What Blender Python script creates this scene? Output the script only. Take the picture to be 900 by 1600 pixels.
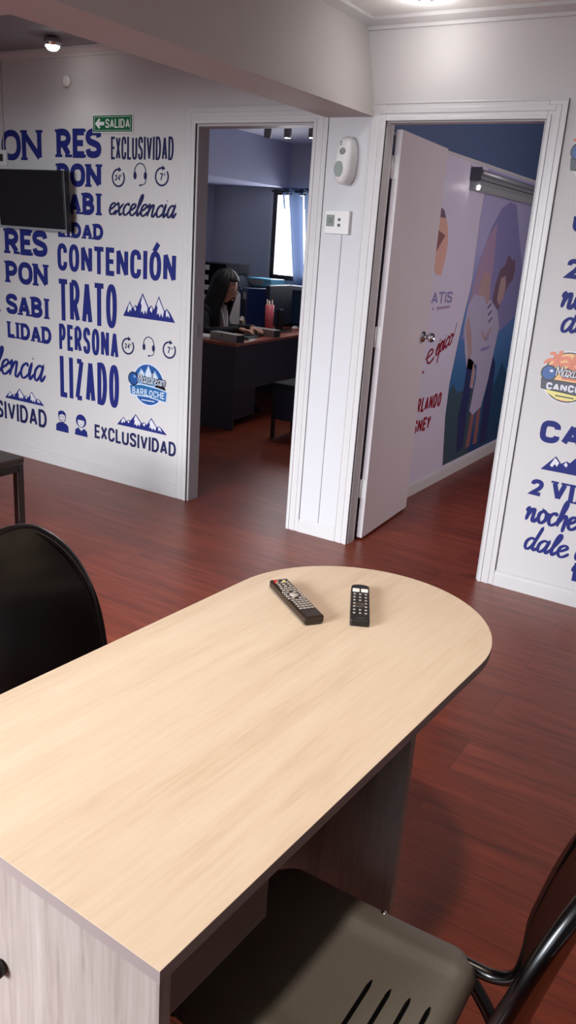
import bpy, bmesh, math, random
from math import sin, cos, pi, radians, sqrt, hypot
from mathutils import Vector, Matrix
random.seed(7)
for o in list(bpy.data.objects): bpy.data.objects.remove(o)
S = bpy.context.scene
COL = S.collection

# ------------------------------------------------------------------ camera
YAW, PITCH, ROLL = -0.5389, 0.3202, 0.0703
cam = bpy.data.cameras.new('camera'); camo = bpy.data.objects.new('camera', cam); COL.objects.link(camo)
f = Vector((sin(YAW)*cos(PITCH), cos(YAW)*cos(PITCH), -sin(PITCH)))
r = Vector((cos(YAW), -sin(YAW), 0)); u = r.cross(f)
r2 = r*cos(ROLL) + u*sin(ROLL); u2 = -r*sin(ROLL) + u*cos(ROLL)
m = Matrix((r2, u2, -f)).transposed().to_4x4(); m.translation = Vector((0, -3.6272, 1.4926))
camo.matrix_world = m
cam.sensor_fit = 'VERTICAL'; cam.sensor_height = 24; cam.sensor_width = 13.5
cam.lens = 1274.03/1600*24; cam.clip_start = 0.02
S.camera = camo

# ------------------------------------------------------------------ world, lights, exposure
S.view_settings.view_transform = 'Standard'; S.view_settings.look = 'None'
S.view_settings.gamma = 1; S.view_settings.use_curve_mapping = False
S.view_settings.exposure = 0.0
W = bpy.data.worlds.new('daylight'); S.world = W; W.use_nodes = True
wb = W.node_tree.nodes['Background']; wb.inputs[0].default_value = (0.78, 0.88, 1, 1); wb.inputs[1].default_value = 3.0

def area(name, loc, target, sx, sy, power, color, spread=180):
    l = bpy.data.lights.new(name, 'AREA'); l.shape = 'RECTANGLE'; l.size = sx; l.size_y = sy
    l.energy = power; l.color = color; l.spread = radians(spread)
    o = bpy.data.objects.new(name, l); COL.objects.link(o); o.location = loc
    o.rotation_euler = (Vector(target)-Vector(loc)).to_track_quat('-Z', 'Y').to_euler()
    return o
area('window_daylight', (-2.5, -5.45, 1.70), (-2.1, -1.2, -0.5), 2.6, 1.1, 98, (0.94, 0.96, 1.0), 74)
area('meeting_room_daylight', (0.9, 1.7, 1.5), (-1.9, 0.9, 1.3), 1.2, 1.0, 30, (1.0, 0.86, 0.86), 170)
area('office_daylight', (-4.34, 4.25, 1.60), (-4.34, 0.5, 1.2), 1.5, 1.2, 110, (0.96, 0.97, 1.0), 175)
def spot(name, loc, power, color, size=120, blend=0.8, rad=0.04):
    l = bpy.data.lights.new(name, 'SPOT'); l.energy = power; l.color = color
    l.spot_size = radians(size); l.spot_blend = blend; l.shadow_soft_size = rad
    o = bpy.data.objects.new(name, l); COL.objects.link(o); o.location = loc
    return o
spot('table_downlight', (-0.34, -2.60, 2.40), 78, (1.0, 0.87, 0.74), 105, 0.9, 0.07)

# ------------------------------------------------------------------ materials
MATS = {}
def mat(name, col, rough=0.5, metal=0.0, emit=0, spec=0.5, bump=0, bscale=200, var=0, vscale=5, coat=0):
    if name in MATS: return MATS[name]
    M = bpy.data.materials.new(name); M.use_nodes = True; nt = M.node_tree
    b = nt.nodes['Principled BSDF']
    c = tuple((x/255)**2.2 if max(col) > 1 else x for x in col)
    b.inputs['Base Color'].default_value = (*c, 1)
    b.inputs['Roughness'].default_value = rough; b.inputs['Metallic'].default_value = metal
    b.inputs['Specular IOR Level'].default_value = spec
    b.inputs['Coat Weight'].default_value = coat
    tc = nt.nodes.new('ShaderNodeTexCoord')
    if emit:
        b.inputs['Emission Color'].default_value = (*c, 1); b.inputs['Emission Strength'].default_value = emit
    n = nt.nodes.new('ShaderNodeTexNoise'); n.inputs['Scale'].default_value = vscale; n.inputs['Detail'].default_value = 4
    nt.links.new(tc.outputs['Object'], n.inputs['Vector'])
    v = var if var else 0.02
    mx = nt.nodes.new('ShaderNodeMix'); mx.data_type = 'RGBA'
    mx.inputs[6].default_value = (*[x*(1-v) for x in c], 1); mx.inputs[7].default_value = (*[min(1, x*(1+v)) for x in c], 1)
    nt.links.new(n.outputs['Fac'], mx.inputs[0]); nt.links.new(mx.outputs[2], b.inputs['Base Color'])
    if bump:
        n2 = nt.nodes.new('ShaderNodeTexNoise'); n2.inputs['Scale'].default_value = bscale
        nt.links.new(tc.outputs['Object'], n2.inputs['Vector'])
        bp = nt.nodes.new('ShaderNodeBump'); bp.inputs['Strength'].default_value = bump; bp.inputs['Distance'].default_value = 0.002
        nt.links.new(n2.outputs['Fac'], bp.inputs['Height']); nt.links.new(bp.outputs['Normal'], b.inputs['Normal'])
    MATS[name] = M; return M

def wood(name, ramp, stretch, rough, coat=0, scale=1.0, plank=None, detail=7, spec=0.5, fine=0.3):
    """grain stretched along one axis; stretch = scale per axis; ramp = [(pos, rgb)...]"""
    M = bpy.data.materials.new(name); M.use_nodes = True; nt = M.node_tree; b = nt.nodes['Principled BSDF']
    tc = nt.nodes.new('ShaderNodeTexCoord'); mp = nt.nodes.new('ShaderNodeMapping')
    nt.links.new(tc.outputs['Object'], mp.inputs['Vector']); mp.inputs['Scale'].default_value = stretch
    vec = mp.outputs['Vector']
    if plank:
        br = nt.nodes.new('ShaderNodeTexBrick'); br.inputs['Scale'].default_value = 1
        br.inputs['Brick Width'].default_value = plank[0]; br.inputs['Row Height'].default_value = plank[1]
        br.inputs['Mortar Size'].default_value = 0.0012; br.inputs['Color1'].default_value = (0, 0, 0, 1)
        br.inputs['Color2'].default_value = (1, 1, 1, 1); br.inputs['Mortar'].default_value = (0.5, 0.5, 0.5, 1)
        nt.links.new(tc.outputs['Object'], br.inputs['Vector'])
        ad = nt.nodes.new('ShaderNodeVectorMath'); ad.operation = 'MULTIPLY_ADD'
        nt.links.new(br.outputs['Color'], ad.inputs[0]); ad.inputs[1].default_value = (37, 19, 5)
        nt.links.new(vec, ad.inputs[2]); vec = ad.outputs[0]
    n = nt.nodes.new('ShaderNodeTexNoise'); n.inputs['Scale'].default_value = scale; n.inputs['Detail'].default_value = detail
    n.inputs['Roughness'].default_value = 0.62; n.inputs['Distortion'].default_value = 0.35
    nt.links.new(vec, n.inputs['Vector'])
    n2 = nt.nodes.new('ShaderNodeTexNoise'); n2.inputs['Scale'].default_value = scale*6; n2.inputs['Detail'].default_value = 3
    nt.links.new(vec, n2.inputs['Vector'])
    mm = nt.nodes.new('ShaderNodeMix'); mm.data_type = 'FLOAT'; mm.inputs[0].default_value = fine
    nt.links.new(n.outputs['Fac'], mm.inputs[2]); nt.links.new(n2.outputs['Fac'], mm.inputs[3])
    cr = nt.nodes.new('ShaderNodeValToRGB'); el = cr.color_ramp.elements
    while len(el) < len(ramp): el.new(0.5)
    for e, (p, c) in zip(el, ramp): e.position = p; e.color = (*[(x/255)**2.2 for x in c], 1)
    nt.links.new(mm.outputs[0], cr.inputs['Fac'])
    out = cr.outputs['Color']
    if plank:
        mx = nt.nodes.new('ShaderNodeMix'); mx.data_type = 'RGBA'; mx.blend_type = 'MULTIPLY'
        nt.links.new(br.outputs['Fac'], mx.inputs[0]); nt.links.new(out, mx.inputs[6]); mx.inputs[7].default_value = (0.55, 0.5, 0.5, 1)
        hs = nt.nodes.new('ShaderNodeHueSaturation'); mr = nt.nodes.new('ShaderNodeMapRange')
        mr.inputs[3].default_value = 0.88; mr.inputs[4].default_value = 1.12
        nt.links.new(br.outputs['Color'], mr.inputs[0]); nt.links.new(mr.outputs[0], hs.inputs['Value'])
        nt.links.new(mx.outputs[2], hs.inputs['Color']); out = hs.outputs['Color']
    nt.links.new(out, b.inputs['Base Color'])
    b.inputs['Roughness'].default_value = rough; b.inputs['Coat Weight'].default_value = coat
    b.inputs['Coat Roughness'].default_value = 0.25; b.inputs['Specular IOR Level'].default_value = spec
    bp = nt.nodes.new('ShaderNodeBump'); bp.inputs['Strength'].default_value = 0.12; bp.inputs['Distance'].default_value = 0.002
    nt.links.new(mm.outputs[0], bp.inputs['Height']); nt.links.new(bp.outputs['Normal'], b.inputs['Normal'])
    MATS[name] = M; return M

WALL = mat('wall_paint', (203, 201, 201), 0.6, bump=0.15, bscale=60, var=0.03, vscale=2)
TRIM = mat('gloss_white_paint', (204, 203, 204), 0.35, var=0.03, vscale=6)
COLUMN = mat('column_paint', (203, 203, 207), 0.5, var=0.02)
DOORP = mat('door_paint', (214, 208, 212), 0.33, bump=0.1, bscale=15, var=0.03)
CEIL = mat('ceiling_paint', (232, 232, 230), 0.7, var=0.02)
CEILD = mat('shaded_grey_ceiling_panel', (140, 143, 150), 0.7, var=0.08, vscale=3)  # grey carries the shade the beams throw on this ceiling
CEILB = mat('shaded_blue_ceiling_panel', (118, 134, 160), 0.7, var=0.05)  # blue panel, its colour darkened for the same beam shade
BEAM = mat('beam_paint', (184, 179, 177), 0.65, var=0.03)
OFFW = mat('office_wall_paint', (194, 195, 205), 0.6, var=0.03)
NAVYW = mat('navy_wall_paint', (80, 98, 134), 0.6, var=0.04)
FLOOR = wood('red_wood_laminate', [(0.28, (80, 36, 23)), (0.44, (114, 51, 32)), (0.58, (130, 60, 38)), (0.76, (154, 80, 54))],
             (1.6, 22, 1), 0.36, 0.08, 1.3, (1.25, 0.19), spec=0.4)
MAPLE = wood('maple_laminate_top', [(0.25, (196, 172, 146)), (0.45, (212, 190, 164)), (0.6, (218, 198, 173)), (0.8, (226, 207, 184))],
             (16, 1.2, 16), 0.42, 0.0, 1.5)
ASH = wood('grey_ash_laminate', [(0.28, (122, 110, 104)), (0.45, (152, 141, 134)), (0.6, (165, 155, 149)), (0.8, (186, 178, 172))],
           (22, 22, 1.3), 0.5, 0.0, 1.6)
DARKLAM = mat('charcoal_laminate', (62, 58, 70), 0.55, var=0.05)
DESKTOP = wood('cherry_desktop', [(0.3, (120, 58, 44)), (0.5, (150, 78, 60)), (0.7, (165, 92, 70))], (20, 2, 20), 0.4)
BLKP = mat('black_plastic', (20, 18, 17), 0.42, bump=0.25, bscale=900)
SEATP = mat('lit_seat_plastic', (96, 90, 80), 0.36, bump=0.3, bscale=900)  # black plastic lightened to carry the overhead light on the seat
BLKG = mat('black_gloss_plastic', (10, 9, 8), 0.25, bump=0.05, bscale=400)
BLKT = mat('black_steel_tube', (12, 11, 12), 0.22, metal=0.0, spec=0.7)
BRZ = mat('dark_bronze_shell', (15, 10, 9), 0.27)
CHROME = mat('chrome', (200, 200, 205), 0.18, metal=1)
STEELB = mat('satin_aluminium', (160, 164, 172), 0.4, metal=0.35)
NAVY = mat('navy_vinyl', (34, 42, 114), 0.6, spec=.3)
NAVYD = mat('dark_navy_vinyl', (34, 38, 82), 0.6, spec=.3)
WHITE = mat('white_plastic', (226, 226, 226), 0.35)
WHV = mat('white_vinyl', (214, 214, 222), 0.45)
GREEN = mat('exit_sign_green', (18, 100, 62), 0.35)
SCREEN = mat('tv_screen', (24, 25, 30), 0.25)
TVB = mat('tv_bezel', (30, 30, 34), 0.4)
LCD = mat('lcd_grey_green', (128, 138, 132), 0.3)
GREYB = mat('grey_button', (96, 98, 102), 0.5)
BULB = mat('lit_lamp', (255, 250, 245), 0.5, emit=22)
SOCK = mat('outlet_dark', (30, 30, 30), 0.5)
DKFRAME = mat('dark_window_frame', (52, 46, 52), 0.4)
CURT = mat('blue_curtain_cloth', (70, 88, 128), 0.8, var=0.1)
REM = mat('remote_body', (44, 34, 28), 0.35)
KEYG = mat('grey_rubber_key', (168, 158, 148), 0.6)
KEYD = mat('dark_rubber_key', (70, 60, 54), 0.6)
RED = mat('red_key', (190, 40, 30), 0.5); YEL = mat('yellow_key', (228, 206, 110), 0.5)
KEYW = mat('white_key', (232, 228, 222), 0.5)

# ------------------------------------------------------------------ mesh helpers
def link(name, me, parent=None, m=None):
    o = bpy.data.objects.new(name, me); COL.objects.link(o)
    if m is not None:
        for q in (m if isinstance(m, (list, tuple)) else [m]): me.materials.append(q)
    if parent is not None: o.parent = parent
    return o
class MB:
    def __init__(s): s.bm = bmesh.new(); s.mi = 0
    def face(s, vs, smooth=False):
        try:
            fc = s.bm.faces.new(vs); fc.material_index = s.mi; fc.smooth = smooth; return fc
        except ValueError: return None
    def box(s, x0, x1, y0, y1, z0, z1, M=None):
        P = [Vector((x, y, z)) for x in (x0, x1) for y in (y0, y1) for z in (z0, z1)]
        if M: P = [M @ p for p in P]
        v = [s.bm.verts.new(p) for p in P]
        for q in ((0, 1, 3, 2), (4, 6, 7, 5), (0, 4, 5, 1), (2, 3, 7, 6), (0, 2, 6, 4), (1, 5, 7, 3)): s.face([v[i] for i in q])
        return s
    def prism(s, pts, a, b, axis='z', M=None, smooth=False):
        """outline pts (2D) extruded from a to b along axis"""
        def P(p, t):
            q = {'z': (p[0], p[1], t), 'y': (p[0], t, p[1]), 'x': (t, p[0], p[1])}[axis]
            q = Vector(q); return M @ q if M else q
        A = [s.bm.verts.new(P(p, a)) for p in pts]; B = [s.bm.verts.new(P(p, b)) for p in pts]
        s.face(A[::-1]); s.face(B); n = len(pts)
        for i in range(n): s.face([A[i], A[(i+1) % n], B[(i+1) % n], B[i]], smooth)
        return s
    def tube(s, pts, rad, seg=12, cap=True, sub=0):
        pts = [Vector(p) for p in pts]
        if sub: pts = crom3(pts, sub)
        n = len(pts); rings = []; up = None
        for i, p in enumerate(pts):
            d = (pts[min(i+1, n-1)]-pts[max(i-1, 0)]).normalized()
            if up is None:
                up = Vector((0, 0, 1)) if abs(d.z) < 0.9 else Vector((1, 0, 0))
            side = d.cross(up).normalized(); up = side.cross(d).normalized()
            R = rad[i] if isinstance(rad, (list, tuple)) and not sub else rad
            if isinstance(R, (list, tuple)): R = R[0]
            rings.append([s.bm.verts.new(p+(side*cos(t)+up*sin(t))*R) for t in [2*pi*k/seg for k in range(seg)]])
        for a, b in zip(rings, rings[1:]):
            for k in range(seg): s.face([a[k], a[(k+1) % seg], b[(k+1) % seg], b[k]], True)
        if cap: s.face(rings[0][::-1]); s.face(rings[-1])
        return s
    def lathe(s, prof, seg=24, M=None, cap=True):
        """prof: (radius, z) list"""
        rings = []
        for R, z in prof:
            ring = []
            for k in range(seg):
                p = Vector((R*cos(2*pi*k/seg), R*sin(2*pi*k/seg), z)); ring.append(s.bm.verts.new(M @ p if M else p))
            rings.append(ring)
        for a, b in zip(rings, rings[1:]):
            for k in range(seg): s.face([a[k], a[(k+1) % seg], b[(k+1) % seg], b[k]], True)
        if cap: s.face(rings[0][::-1]); s.face(rings[-1])
        return s
    def build(s, name, m, parent=None, bevel=0, bseg=2):
        bmesh.ops.recalc_face_normals(s.bm, faces=s.bm.faces)
        me = bpy.data.meshes.new(name); s.bm.to_mesh(me); s.bm.free()
        o = link(name, me, parent, m)
        if bevel:
            b = o.modifiers.new('bevel', 'BEVEL'); b.width = bevel; b.segments = bseg; b.limit_method = 'ANGLE'; b.angle_limit = radians(40)
            b.harden_normals = False
        return o
def crom(pts, sub):
    out = []; n = len(pts)
    for i in range(n-1):
        p0 = pts[max(i-1, 0)]; p1 = pts[i]; p2 = pts[i+1]; p3 = pts[min(i+2, n-1)]
        for k in range(sub):
            t = k/sub; t2 = t*t; t3 = t2*t
            out.append(tuple(0.5*((2*b)+(-a+c)*t+(2*a-5*b+4*c-d)*t2+(-a+3*b-3*c+d)*t3) for a, b, c, d in zip(p0, p1, p2, p3)))
    out.append(tuple(pts[-1])); return out
def crom3(pts, sub): return [Vector(p) for p in crom([tuple(p) for p in pts], sub)]
def box(name, x0, x1, y0, y1, z0, z1, m, parent=None, bevel=0, M=None):
    return MB().box(x0, x1, y0, y1, z0, z1, M).build(name, m, parent, bevel)
def struct(o): o['kind'] = 'structure'; return o
def tag(o, label, cat, group=None, kind=None):
    o['label'] = label; o['category'] = cat
    if group: o['group'] = group
    if kind: o['kind'] = kind
    return o
def empty(name, loc, label, cat, rz=0, group=None):
    o = bpy.data.objects.new(name, None); COL.objects.link(o); o.location = loc; o.rotation_euler = (0, 0, rz)
    o.empty_display_size = 0.1
    return tag(o, label, cat, group)
def lab(o, l): o['label'] = l; return o
def rrect(x0, x1, y0, y1, r, n=6):
    pts = []
    for cx, cy, a in ((x1-r, y1-r, 0), (x0+r, y1-r, 90), (x0+r, y0+r, 180), (x1-r, y0+r, 270)):
        for k in range(n+1):
            t = radians(a+90*k/n); pts.append((cx+r*cos(t), cy+r*sin(t)))
    return pts
def ell(cx, cy, rx, ry, a0=0, a1=360, n=28):
    return [(cx+rx*cos(radians(a0+(a1-a0)*k/n)), cy+ry*sin(radians(a0+(a1-a0)*k/n))) for k in range(n+1)]
def copy_tree(o):
    c = o.copy(); COL.objects.link(c)
    for ch in [x for x in bpy.data.objects if x.parent == o]:
        d = copy_tree(ch); d.parent = c; d.matrix_parent_inverse = ch.matrix_parent_inverse.copy()
    return c

# ------------------------------------------------------------------ measured places
XL0, XL1, XR0, XR1, HD = -2.873, -2.167, -1.795, -1.0726, 2.03   # the two openings
T = 0.08                                                         # thickness of the front wall
HC = 2.44                                                        # ceiling
XM = -1.92                                                       # printed wall in the meeting room
# floor
struct(box('floor', -6.3, 1.7, -5.7, 5.2, -0.06, 0, FLOOR))
# front wall with two openings
b = MB()
b.box(-6.3, XL0, 0, T, 0, 2.7).box(XL1, XR0, 0, T, 0, 2.7).box(XR1, 1.7, 0, T, 0, 2.7)
b.box(XL0, XL1, 0, T, HD, 2.7).box(XR0, XR1, 0, T, HD, 2.7)
struct(b.build('wall_front', WALL))
struct(box('wall_left', -6.4, -6.3, -5.7, 5.2, 0, 2.7, WALL))
struct(box('wall_right', 1.7, 1.8, -5.7, 5.2, 0, 2.7, WALL))
b = MB(); b.box(-6.3, -3.9, -5.8, -5.7, 0, 2.7).box(0.1, 1.7, -5.8, -5.7, 0, 2.7).box(-3.9, 0.1, -5.8, -5.7, 0, 0.95).box(-3.9, 0.1, -5.8, -5.7, 2.35, 2.7)
struct(b.build('wall_back', WALL))
b = MB()
for x in (-3.9, -2.6, -1.25, 0.05): b.box(x, x+0.05, -5.78, -5.72, 0.95, 2.35)
b.box(-3.9, 0.1, -5.78, -5.72, 0.95, 1.0).box(-3.9, 0.1, -5.78, -5.72, 2.3, 2.35)
struct(b.build('window_1', DKFRAME))
# ceilings
struct(box('ceiling', -2.0, 1.7, -5.7, 0, HC, 2.7, CEIL))
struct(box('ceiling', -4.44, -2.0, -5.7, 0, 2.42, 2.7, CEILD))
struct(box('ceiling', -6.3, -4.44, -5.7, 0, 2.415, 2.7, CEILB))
b = MB()
b.box(-4.445, -4.425, -1.83, -0.04, 2.408, 2.42)
struct(b.build('trim_1', mat('ceiling_joint', (170, 172, 176), 0.7)))
# beams under the ceiling (chamfered towards the ceiling on the right)
b = MB(); b.prism([(-2.105, 2.049), (-1.857, 2.049), (-1.94, 2.46), (-2.105, 2.46)], -5.7, 0.0, 'y')
struct(b.build('ceiling', BEAM))
struct(box('ceiling', -6.3, -2.105, -3.3, -1.83, 2.049, 2.45, BEAM))
# cornices
def cornice(name, x0, x1, z, dx=0.05):
    b = MB(); b.prism([(-dx, z+0.03), (-dx, z+0.045), (0, z+0.045), (0, z), (-0.012, z), (-0.012, z+0.014)], x0, x1, 'x')
    return struct(b.build(name, TRIM))
cornice('trim_2', -1.95, 1.7, 2.396)
cornice('trim_3', -6.3, -2.105, 2.376, 0.04)
b = MB(); b.prism([(-1.95, 2.396), (-1.935, 2.396), (-1.93, 2.412), (-1.885, 2.428), (-1.885, 2.441), (-1.95, 2.441)], -5.7, 0, 'y')
struct(b.build('trim_4', TRIM))
struct(box('trim_5', -1.99, -1.978, -1.4, -0.14, 2.432, 2.44, mat('ceiling_joint2', (150, 145, 140), .6)))
# greenish ceiling patch at the far right
struct(box('ceiling', -0.95, -0.2, -0.9, -0.3, 2.434, 2.442, mat('pale_green_panel', (176, 190, 182), 0.6)))

# door casings: flat band with an inner and an outer bead, plus jamb linings
def casing(name, x0, x1):
    b = MB(); w = 0.076
    def band(a, c, th):                       # a..c offsets away from the opening
        b.box(x0-c, x0-a, -th, 0, 0, HD+c); b.box(x1+a, x1+c, -th, 0, 0, HD+c); b.box(x0-a, x1+a, -th, 0, HD+a, HD+c)
    band(0.0, w, 0.012); band(0.0, 0.016, 0.017); band(0.030, 0.052, 0.015); band(w-0.008, w, 0.0145)
    return struct(b.build(name, TRIM, bevel=0.002))
casing('trim_6', XL0, XL1); casing('trim_7', XR0, XR1)
def jamb(name, x0, x1, m):
    b = MB(); t = 0.012
    b.box(x0, x0+t, 0.0, T+0.01, 0, HD).box(x1-t, x1, 0.0, T+0.01, 0, HD).box(x0+t, x1-t, 0.0, T+0.01, HD-t, HD)
    return struct(b.build(name, m))
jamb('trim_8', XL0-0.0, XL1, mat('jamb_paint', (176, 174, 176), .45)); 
b = MB(); b.box(XR0, XR0+0.003, 0, T*0.8, 0, HD).box(XR1-0.012, XR1, 0, T+0.01, 0, HD).box(XR0, XR1-0.012, 0, T*0.72, HD-0.006, HD)
struct(b.build('trim_9', MATS['jamb_paint']))
# baseboards of the front wall
def baseb(name, x0, x1, y=0.0, h=0.075, d=0.014):
    b = MB(); b.prism([(y, 0), (y-d, 0), (y-d, h-0.014), (y-d*0.75, h-0.012), (y-d*0.75, h-0.006), (y-d*0.4, h), (y, h)], x0, x1, 'x')
    return struct(b.build(name, TRIM, bevel=0.001))
baseb('baseboard_left', -6.3, XL0-0.076); baseb('baseboard_column', XL1+0.076, XR0-0.076); baseb('baseboard_right', XR1+0.076, 1.7)
struct(box('trim_10', XL1+0.074, XR0-0.074, -0.006, 0.0, 0.075, 2.049, COLUMN))   # smooth facing on the column

# ---- meeting room (right opening)
struct(box('wall_meeting', XM-0.10, XM, T, 5.2, 0, 2.03, mat('mural_white', (206, 202, 222), 0.45)))
struct(box('wall_meeting', XM-0.10, XM-0.001, T, 5.2, 2.03, 2.7, NAVYW))
struct(box('trim_11', XM, XM+0.008, T, 5.0, 2.015, 2.032, TRIM))
b = MB(); b.prism([(XM, 0), (XM+0.018, 0), (XM+0.018, 0.062), (XM+0.010, 0.066), (XM+0.010, 0.07), (XM+0.004, 0.078), (XM, 0.078)], T, 5.0, 'y')
struct(b.build('baseboard_meeting', TRIM))
struct(box('wall_far', XM-0.1, 1.7, 5.2, 5.3, 0, 2.7, NAVYW))
struct(box('ceiling', XM, 1.7, T, 5.2, 2.55, 2.7, NAVYW))
# ---- office (left opening)
YB = 3.9
b = MB(); wx0, wx1, wz0, wz1 = -4.93, -3.75, 1.10, 1.985
b.box(-6.3, wx0, YB, YB+0.15, 0, 2.7).box(wx1, XM-0.1, YB, YB+0.15, 0, 2.7).box(wx0, wx1, YB, YB+0.15, 0, wz0).box(wx0, wx1, YB, YB+0.15, wz1, 2.7)
struct(b.build('wall_office_back', OFFW))
struct(box('wall_office_left', -5.8, -5.7, T, YB, 0, 2.0, OFFW))
struct(box('ceiling', -6.3, -4.76, T, YB, 2.0, 2.7, mat('bulkhead_paint', (176, 178, 205), .6)))
struct(box('ceiling', -4.76, XM-0.1, T, YB, 2.42, 2.7, mat('office_ceiling', (205, 205, 220), .6)))
b = MB()
fr = 0.05
b.box(wx0, wx0+fr, YB-0.012, YB+0.06, wz0, wz1).box(wx1-fr, wx1, YB-0.012, YB+0.06, wz0, wz1)
b.box(wx0+fr, wx1-fr, YB-0.012, YB+0.06, wz0, wz0+fr).box(wx0+fr, wx1-fr, YB-0.012, YB+0.06, wz1-fr, wz1).box(-4.36, -4.32, YB, YB+0.05, wz0+fr, wz1-fr)
win = struct(b.build('window_2', DKFRAME))
gl = bpy.data.materials.new('window_glass'); gl.use_nodes = True; nt = gl.node_tree
ga = nt.nodes.new('ShaderNodeBsdfTransparent'); gb = nt.nodes.new('ShaderNodeBsdfGlossy'); gb.inputs['Roughness'].default_value = 0.02
gm = nt.nodes.new('ShaderNodeMixShader'); gm.inputs[0].default_value = 0.06
nt.links.new(ga.outputs[0], gm.inputs[1]); nt.links.new(gb.outputs[0], gm.inputs[2]); nt.links.new(gm.outputs[0], nt.nodes['Material Output'].inputs[0])
box('window_glass', wx0+fr, wx1-fr, YB+0.03, YB+0.034, wz0+fr, wz1-fr, gl, win)
struct(box('trim_12', wx0-0.03, wx0, YB-0.02, YB, wz0-0.03, wz1, TRIM))

# ------------------------------------------------------------------ door leaf
door = MB()
Mdoor = Matrix.Translation((-1.794, 0.104, 0)) @ Matrix.Rotation(radians(4.0), 4, 'Z')
d = MB().box(0.0, 0.031, 0.0, 0.685, 0.012, 2.012, Mdoor).build('door_1', DOORP, bevel=0.002); struct(d)
kx = Mdoor @ Vector((0.031, 0.622, 1.035))
Mk = Matrix.Translation(kx) @ Matrix.Rotation(radians(90), 4, 'Y')
MB().lathe([(0.031, 0.0), (0.031, 0.004), (0.026, 0.009), (0.012, 0.012), (0.011, 0.026), (0.018, 0.032), (0.026, 0.042), (0.027, 0.052), (0.023, 0.062), (0.016, 0.066), (0.015, 0.062), (0.001, 0.062)], 24, Mk).build('door_knob', CHROME, d)
for z in (0.235, 1.02, 1.80):
    b = MB().box(-0.001, 0.026, -0.003, 0.0, z, z+0.10, Mdoor)
    b.tube([Mdoor @ Vector((-0.001, -0.010, z)), Mdoor @ Vector((-0.001, -0.010, z+0.10))], 0.006, 10)
    b.build('hinge', WHITE, d)
tag_d = None
b = MB().box(XL0+0.012, XL0+0.0135, 0.03, 0.055, 0.95, 1.02).build('strike_plate', STEELB)
tag(b, 'small metal strike plate on the left jamb of the office doorway', 'strike plate')

# ------------------------------------------------------------------ lettering
def O_(n=2.4, k=32):
    p = []
    for i in range(k+1):
        t = 2*pi*i/k+pi/2; c, s_ = cos(t), sin(t)
        p.append((0.5+0.5*math.copysign(abs(c)**(2/n), c), 0.5+0.5*math.copysign(abs(s_)**(2/n), s_)))
    return p
def bowl(y0, y1, x=0.0, R=1.0):
    h = (y1-y0)/2; c = (y0+y1)/2
    return [(x, y1), (x+(R-x)*0.45, y1)] + [(x+(R-x)*0.45+(R-x)*0.55*cos(t), c+h*sin(t)) for t in [pi/2-pi*k/12 for k in range(1, 12)]] + [(x+(R-x)*0.45, y0), (x, y0)]
COPEN = crom([(1, .70), (.97, .86), (.78, .97), (.5, 1), (.2, .96), (.03, .8), (0, .5), (.03, .2), (.2, .04), (.5, 0), (.78, .03), (.97, .14), (1, .30)], 4)
GL = {
 'A': ([[(0, 0), (.5, 1)], [(.5, 1), (1, 0)], [(.2, .27), (.8, .27)]], 1.0),
 'B': ([[(0, 0), (0, 1)], bowl(.52, 1, 0, .9), bowl(0, .52)], .95),
 'C': ([COPEN], .95),
 'D': ([[(0, 0), (0, 1)], bowl(0, 1)], 1.0),
 'E': ([[(1, 1), (0, 1), (0, 0), (1, 0)], [(0, .51), (.85, .51)]], .8),
 'H': ([[(0, 0), (0, 1)], [(1, 0), (1, 1)], [(0, .5), (1, .5)]], 1.0),
 'I': ([[(.5, 0), (.5, 1)]], .34),
 'L': ([[(0, 1), (0, 0), (1, 0)]], .78),
 'M': ([[(0, 0), (0, 1), (.5, .3), (1, 1), (1, 0)]], 1.25),
 'N': ([[(0, 0), (0, 1)], [(0, 1), (1, 0)], [(1, 0), (1, 1)]], 1.05),
 'O': ([O_()], 1.0), 'P': ([[(0, 0), (0, 1)], bowl(.42, 1)], .92),
 'R': ([[(0, 0), (0, 1)], bowl(.46, 1), [(.45, .46), (1, 0)]], .98),
 'S': ([crom([(1, .76), (.9, .95), (.5, 1), (.12, .93), (0, .76), (.12, .6), (.5, .51), (.88, .41), (1, .24), (.88, .06), (.5, 0), (.1, .05), (0, .24)], 4)], .92),
 'T': ([[(0, 1), (1, 1)], [(.5, 1), (.5, 0)]], .9), 'U': ([[(0, 1), (0, .3)] + crom([(0, .3), (.12, .07), (.5, 0), (.88, .07), (1, .3)], 4) + [(1, 1)]], 1.0),
 'V': ([[(0, 1), (.5, 0)], [(.5, 0), (1, 1)]], 1.0), 'X': ([[(0, 0), (1, 1)], [(0, 1), (1, 0)]], .95),
 'Y': ([[(0, 1), (.5, .45)], [(1, 1), (.5, .45)], [(.5, .45), (.5, 0)]], .95), 'Z': ([[(0, 1), (1, 1)], [(1, 1), (0, 0)], [(0, 0), (1, 0)]], .9),
 'G': ([COPEN + [(1, .45), (.6, .45)]], 1.0),
 '2': ([crom([(0, .72), (.08, .92), (.5, 1), (.9, .92), (.98, .7), (.7, .4), (0, 0)], 4) + [(1, 0)]], .9),
 '4': ([[(.75, 0), (.75, 1), (0, .3), (1, .3)]], .9), '7': ([[(0, 1), (1, 1), (.35, 0)]], .85),
 'Ó': ([O_(), [(.45, 1.17), (.75, 1.36)]], 1.0), 'Ú': ([[(0, 1), (0, .3)] + crom([(0, .3), (.12, .07), (.5, 0), (.88, .07), (1, .3)], 4) + [(1, 1)], [(.45, 1.2), (.75, 1.42)]], 1.0),
 ' ': ([], .4),
}
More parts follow.
